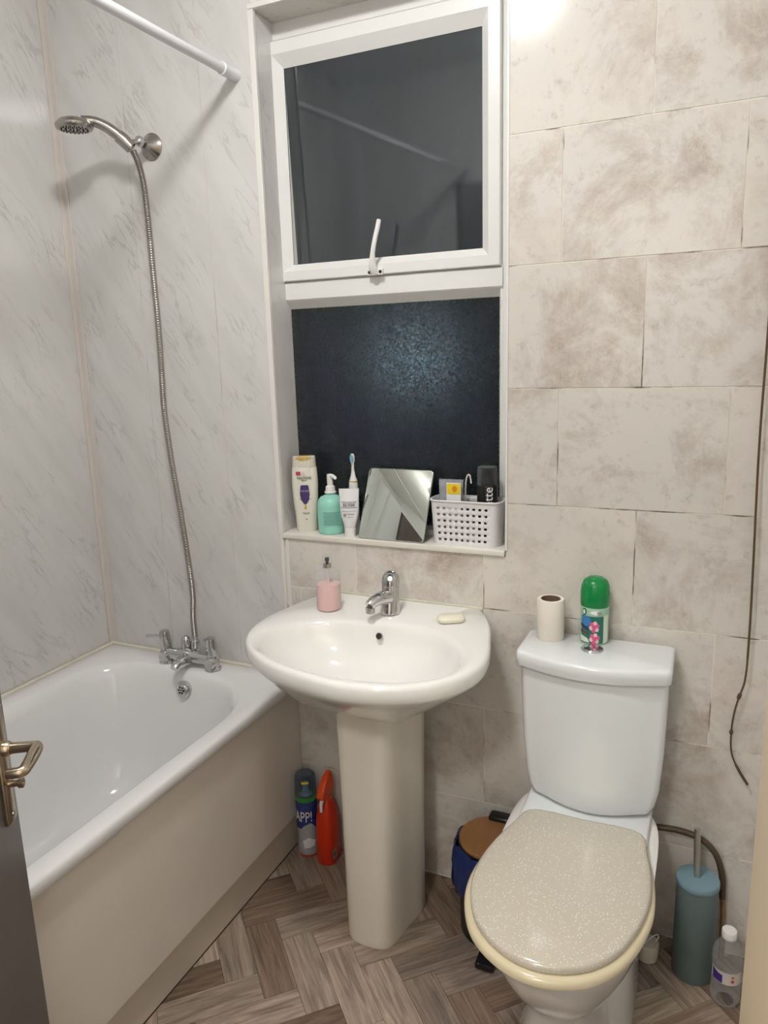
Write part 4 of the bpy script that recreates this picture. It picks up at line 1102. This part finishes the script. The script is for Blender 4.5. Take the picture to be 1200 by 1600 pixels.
lathe('cap_top', 0, 0, [(0.020, 0.2086), (0.019, 0.2092), (0.002, 0.2096)], M_['gold'], shp, n=24, ry=0.55)
def smap(off=0.0007):
    def f(u, v, w_=0.0):
        a_ = 0.0345; return Vector((u, -(0.0205 * max(0.0, 1 - (abs(u) / a_) ** 2.5) ** (1 / 2.5)) - off - w_ - (0.0004 if v > 0.07 else 0), v))
    return f
sm, sm2 = smap(0.0010), smap(0.0016)
patch('label', [(-0.012, 0.125), (-0.010, 0.131), (0.010, 0.131), (0.012, 0.125), (0.0135, 0.105), (0.011, 0.090), (0.003, 0.078), (-0.003, 0.078), (-0.012, 0.092), (-0.0135, 0.105)], sm, M_['purple'], shp, 12)
patch('label', rect(-0.022, -0.009, 0.158, 0.168), sm, M_['pink'], shp, 4)
patch('print', oval(-0.001, 0.163, 0.004, 0.004), sm, M_['petal2'], shp, 6)
letters('PANTENE', 0.0095, lambda u, v, w_: sm(u, v + 0.150, w_), M_['ink'], shp, sx=0.95)
letters('PRO-V', 0.005, lambda u, v, w_: sm(u, v + 0.1435, w_), M_['ink'], shp)
letters('VOLUME', 0.0058, lambda u, v, w_: sm2(u, v + 0.1145, w_), M_['petal2'], shp)
patch('print', rect(-0.017, 0.017, 0.0915, 0.0925), sm2, M_['ink'], shp, 8)
patch('print', [(-0.004, 0.064), (0.004, 0.064), (0.003, 0.078), (0.0, 0.0775)], sm, M_['gold'], shp, 4)
patch('print', rect(-0.010, 0.012, 0.0535, 0.055), sm, M_['gray'], shp, 6)
patch('print', rect(-0.006, 0.010, 0.050, 0.0515), sm, M_['ink'], shp, 6)
patch('print', rect(0.0, 0.003, 0.034, 0.037), sm, M_['ink'], shp, 2)

# mint pump bottle
mb = empty('pump_bottle', (0.802, 0.047, SZ), 'round mint green pump bottle with white nozzle on the window sill', 'bottle')
lathe('body', 0, 0, [(0.034, 0.0), (0.037, 0.003), (0.0375, 0.018), (0.0368, 0.021), (0.0378, 0.024), (0.0382, 0.066), (0.0374, 0.069), (0.0382, 0.072), (0.036, 0.088), (0.028, 0.099), (0.017, 0.104), (0.0135, 0.107), (0.0135, 0.112)], M_['mint'], mb, n=44)
lathe('collar', 0, 0, [(0.0165, 0.110), (0.0165, 0.113), (0.0135, 0.115), (0.0125, 0.127), (0.0095, 0.130)], M_['white'], mb, n=28)
bm = bmesh.new(); lathe_bm(bm, 0, 0, [(0.008, 0.129), (0.0085, 0.150), (0.0085, 0.156), (0.0075, 0.161), (0.002, 0.162)], 20)
rings_to_bm(bm, tube_rings([(0, 0, 0.156), (0.012, -0.006, 0.157), (0.021, -0.010, 0.154), (0.023, -0.011, 0.149)], [0.006, 0.0055, 0.0045, 0.004], 10))
bm_obj('nozzle', bm, M_['white'], mb)
MA = RX(-62)
patch('label', rect(-0.024, 0.024, 0.026, 0.064), cyl_map(0, 0, 0.0382, MA, 0, 0.0004), M_['mintl'], mb, 12)
for k in range(9):
    wdt = 0.020 if k % 3 else 0.022
    patch('text_line', rect(-wdt, wdt - 0.004 * (k % 2), 0.0605 - k * 0.0040, 0.0613 - k * 0.0040), cyl_map(0, 0, 0.0382, MA, 0, 0.0009), M_['inkg'], mb, 8)

# white tube standing on its cap
tu = empty('cosmetic_tube', (0.872, 0.020, SZ), 'white squeeze tube with grey band standing on its cap', 'tube')
tu.rotation_euler = (0, 0, RX(20))
loft('cap', [oring(0.0150, 0.0150, 0.0), oring(0.0152, 0.0152, 0.002), oring(0.0158, 0.0158, 0.026)], M_['white'], tu)
loft('body', [oring(0.0155, 0.0155, 0.0265), oring(0.0185, 0.0170, 0.040), oring(0.0235, 0.0160, 0.058), oring(0.0250, 0.0130, 0.080), oring(0.0262, 0.0070, 0.110), oring(0.0270, 0.0025, 0.122), oring(0.0270, 0.0022, 0.129)], M_['tubew'], tu)
def tmap(u, v, w_=0.0):
    t = max(0, min(1, (v - 0.058) / 0.064)); d = 0.016 * (1 - t) + 0.003 * t
    a_ = 0.0245
    return Vector((u, -(d * max(0, 1 - (abs(u) / a_) ** 2.5) ** 0.4) - 0.0012 - w_ - 0.0016 * math.sin(PI * t), v))
letters('TOUCH OF', 0.0078, lambda u, v, w_: tmap(u, v + 0.0935, w_), M_['gray'], tu, sx=1.0)
letters('SILVER', 0.0100, lambda u, v, w_: tmap(u, v + 0.0860, w_), M_['ink'], tu, sx=1.1)
patch('print', rect(-0.022, 0.022, 0.0790, 0.0806), tmap, M_['gray'], tu, 12)
patch('print', rect(-0.019, 0.019, 0.0700, 0.0712), tmap, M_['gray'], tu, 12)
patch('print', rect(-0.015, -0.008, 0.056, 0.064), tmap, M_['gray'], tu, 4)
patch('print', rect(-0.006, 0.014, 0.062, 0.064), tmap, M_['gray'], tu, 8)
patch('print', rect(-0.004, 0.010, 0.054, 0.0555), tmap, M_['gray'], tu, 8)

# electric toothbrush behind the tube
eb = empty('electric_toothbrush', (0.864, 0.064, SZ), 'white electric toothbrush standing behind the squeeze tube', 'toothbrush')
lathe('handle', 0, 0, [(0.013, 0.0), (0.0145, 0.004), (0.0140, 0.06), (0.0125, 0.12), (0.0115, 0.140)], M_['white'], eb)
lathe('ring', 0, 0, [(0.0118, 0.140), (0.0118, 0.143)], M_['gold'], eb)
loft('neck', [circ(0, 0, z, r_, 20) for z, r_ in ((0.143, 0.0108), (0.147, 0.0095), (0.158, 0.006), (0.170, 0.0042), (0.184, 0.0036), (0.191, 0.0042))], M_['white'], eb)
loft('brush_head', [circ(0, 0, z, a, 18, 0.0035) for z, a in ((0.190, 0.004), (0.195, 0.0062), (0.205, 0.0068), (0.213, 0.0056), (0.216, 0.003))], M_['white'], eb)
loft('bristles', [circ(0, -0.006, z, a, 14, 0.005) for z, a in ((0.194, 0.003), (0.198, 0.0046), (0.205, 0.005), (0.210, 0.0040), (0.213, 0.002))], M_['bluebr'], eb)

# leaning mirror
mi = empty('mirror', (0.995, 0.002, SZ), 'small frameless mirror leaning on the lower window pane', 'mirror')
mi.rotation_euler = (0, 0, RX(-1.5))
Lh = 0.193; ang_l = math.asin(0.082 / Lh)
def tilt(x, y, z): return (x, z * math.sin(ang_l) + y * math.cos(ang_l), z * math.cos(ang_l) - y * math.sin(ang_l) + 0.0012)
def mring(y, inset):
    pts_ = rrect(-0.0935 + inset, 0.0935 - inset, 0.0 + inset, Lh - inset, 0, 0.011, 6)
    return [tilt(x + 0.00 * z_, y, z_) for x, z_, _ in pts_]
loft('glass_back', [mring(0.0028, 0), mring(0.0002, 0)], M_['mirror_edge'], mi)
loft('mirror_face', [mring(0.0001, 0.0006), mring(-0.0006, 0.0012)], M_['mirror'], mi)

# basket
bk = empty('basket', (1.192, 0.046, SZ), 'white plastic basket with square holes on the window sill', 'basket')
def stad(hx, hy, z, ny=14, colx=None):
    r = hy * 0.6; out = []
    for k in range(len(colx)): out.append((colx[k] * hx / 0.092, -hy, z))
    for k in range(1, ny):
        a = -PI / 2 + PI * k / ny; out.append((hx - r + r * math.copysign(abs(math.cos(a)) ** 0.8, math.cos(a)), hy * math.copysign(abs(math.sin(a)) ** 0.8, math.sin(a)), z))
    for k in range(len(colx)): out.append((-colx[k] * hx / 0.092, hy, z))
    for k in range(1, ny):
        a = PI / 2 + PI * k / ny; out.append((-hx + r + r * math.copysign(abs(math.cos(a)) ** 0.8, math.cos(a)), hy * math.copysign(abs(math.sin(a)) ** 0.8, math.sin(a)), z))
    return out
cxs = []
for k in range(9):
    c0 = -0.066 + k * 0.0156
    cxs += [c0 - 0.0038, c0 + 0.0038]
zs_ = [0.0]
for k in range(6): zs_ += [0.0110 + k * 0.0160, 0.0110 + k * 0.0160 + 0.0062]
zs_ += [0.106, 0.112]
bm = bmesh.new(); VR = []
for z in zs_:
    f_ = 0.93 + 0.07 * z / 0.112
    VR.append([bm.verts.new(p) for p in stad(0.092 * f_, 0.0395 * f_, z, 14, cxs)])
nn = len(VR[0]); nc = len(cxs)
for i_ in range(len(zs_) - 1):
    for k in range(nn):
        k2 = (k + 1) % nn
        hole = (i_ % 2 == 1) and i_ < 12 and ((k < nc - 1 and k % 2 == 0) or (nc + 13 <= k < nc + 13 + nc - 1 and (k - nc - 13) % 2 == 0))
        if not hole: bm.faces.new((VR[i_][k], VR[i_][k2], VR[i_ + 1][k2], VR[i_ + 1][k]))
bm.faces.new(list(reversed(VR[0])))
bo = bm_obj('body', bm, M_['basket'], bk, angle=60)
md = bo.modifiers.new('thickness', 'SOLIDIFY'); md.thickness = 0.0018; md.offset = -1
rp = stad(0.0925, 0.040, 0.112, 14, cxs)
rings_ = tube_rings([Vector(p) for p in rp] , 0.0026, 8)
bm = bmesh.new(); rings_to_bm(bm, rings_ + [rings_[0]], False, False); bm_obj('rim', bm, M_['basket'], bk, angle=80)

# in the basket
pk = empty('plastic_packet', (1.150, 0.044, SZ + 0.003), 'grey clear packet with yellow sticker standing in the basket', 'packet')
loft('film', [rrect(-0.026, 0.026, -0.012, 0.012, 0.0, 0.008, 4), rrect(-0.028, 0.028, -0.014, 0.014, 0.06, 0.008, 4), rrect(-0.031, 0.031, -0.010, 0.010, 0.13, 0.005, 4), rrect(-0.032, 0.032, -0.004, 0.004, 0.158, 0.002, 4)], M_['film'], pk)
loft('card_insert', [rrect(-0.008, 0.030, -0.0165, -0.0135, z, 0.001, 2) for z in (0.03, 0.152)], M_['inkw'], pk)
patch('sticker', rect(-0.006, 0.029, 0.124, 0.150), flat_map((0, -0.0167, 0), (1, 0, 0), (0, 0, 1), (0, -1, 0)), M_['yellow'], pk, 2)
patch('sticker_print', oval(0.014, 0.137, 0.007, 0.008), flat_map((0, -0.0167, 0), (1, 0, 0), (0, 0, 1), (0, -1, 0), 0.0012), M_['orange'], pk, 6)
tag(tube('hook_handle', [(1.178, 0.060, SZ + 0.004), (1.180, 0.062, SZ + 0.10), (1.182, 0.062, SZ + 0.150), (1.187, 0.062, SZ + 0.170), (1.193, 0.062, SZ + 0.168), (1.196, 0.062, SZ + 0.150)], 0.0022, M_['white'], n=8, smooth_path=5), 'thin white looped handle behind the packet in the basket', 'razor')
gc = empty('shaving_can', (1.243, 0.045, SZ + 0.003), 'black shaving gel can with smoked cap standing in the basket', 'can')
lathe('can', 0, 0, [(0.023, 0.0), (0.0255, 0.003), (0.0258, 0.145), (0.0245, 0.149)], M_['black'], gc, n=36)
lathe('cap', 0, 0, [(0.0250, 0.149), (0.0245, 0.188), (0.0235, 0.193), (0.002, 0.194)], M_['smoke'], gc, n=36)
lathe('button', 0, 0, [(0.012, 0.150), (0.012, 0.165), (0.006, 0.172), (0.002, 0.173)], M_['gray'], gc, n=20)
letters('Gillette', 0.031, cyl_map(0, 0, 0.0258, RX(-66), 0.100), M_['inkw'], gc, rot=PI / 2)

# ------------------------------------------------------------------ door, standing open at the left
dr = struct(empty('door_1', (0.80, -1.0, 0)))
da = math.atan2(-0.857, 0.515)
dr.rotation_euler = (0, 0, da)       # local +X runs from the free edge to the hinge, local +Y is the lit face side
box('leaf', 0.0, 0.70, -0.036, 0.0, 0.006, 1.98, M_['door'], dr, 0.0015, 2)
def up_(z): return z
loft('lock_plate', [[(x, y, z) for x, z, _ in rrect(0.014 + i_, 0.052 - i_, 0.752 + i_, 0.940 - i_, 0, 0.010 - i_, 5)] for y, i_ in ((0.0004, 0), (0.0045, 0), (0.0065, 0.003))], M_['nickel'], dr)
tube('handle', [(0.033, 0.004, 0.872), (0.033, 0.046, 0.872), (0.037, 0.054, 0.872), (0.055, 0.056, 0.872), (0.088, 0.056, 0.870), (0.098, 0.052, 0.869), (0.100, 0.034, 0.869)], [0.0085, 0.0080, 0.009, 0.0095, 0.0085, 0.008, 0.007], M_['nickel'], dr, 14, smooth_path=4)
RXM = Matrix.Rotation(-PI / 2, 4, 'X')
lathe('rose', 0, 0, [(0.0115, 0.0), (0.0115, 0.008), (0.009, 0.012)], M_['nickel'], dr, mtx=Matrix.Translation((0.033, 0.005, 0.872)) @ RXM)
lathe('thumb_turn', 0, 0, [(0.005, 0.0), (0.005, 0.014), (0.0075, 0.016), (0.0075, 0.022), (0.002, 0.024)], M_['nickel'], dr, mtx=Matrix.Translation((0.033, 0.005, 0.815)) @ RXM)
for z in (0.928, 0.766):
    lathe('screw', 0, 0, [(0.004, 0.0), (0.0035, 0.002), (0.001, 0.0025)], M_['bchrome'], dr, mtx=Matrix.Translation((0.033, 0.0062, z)) @ RXM, n=12)
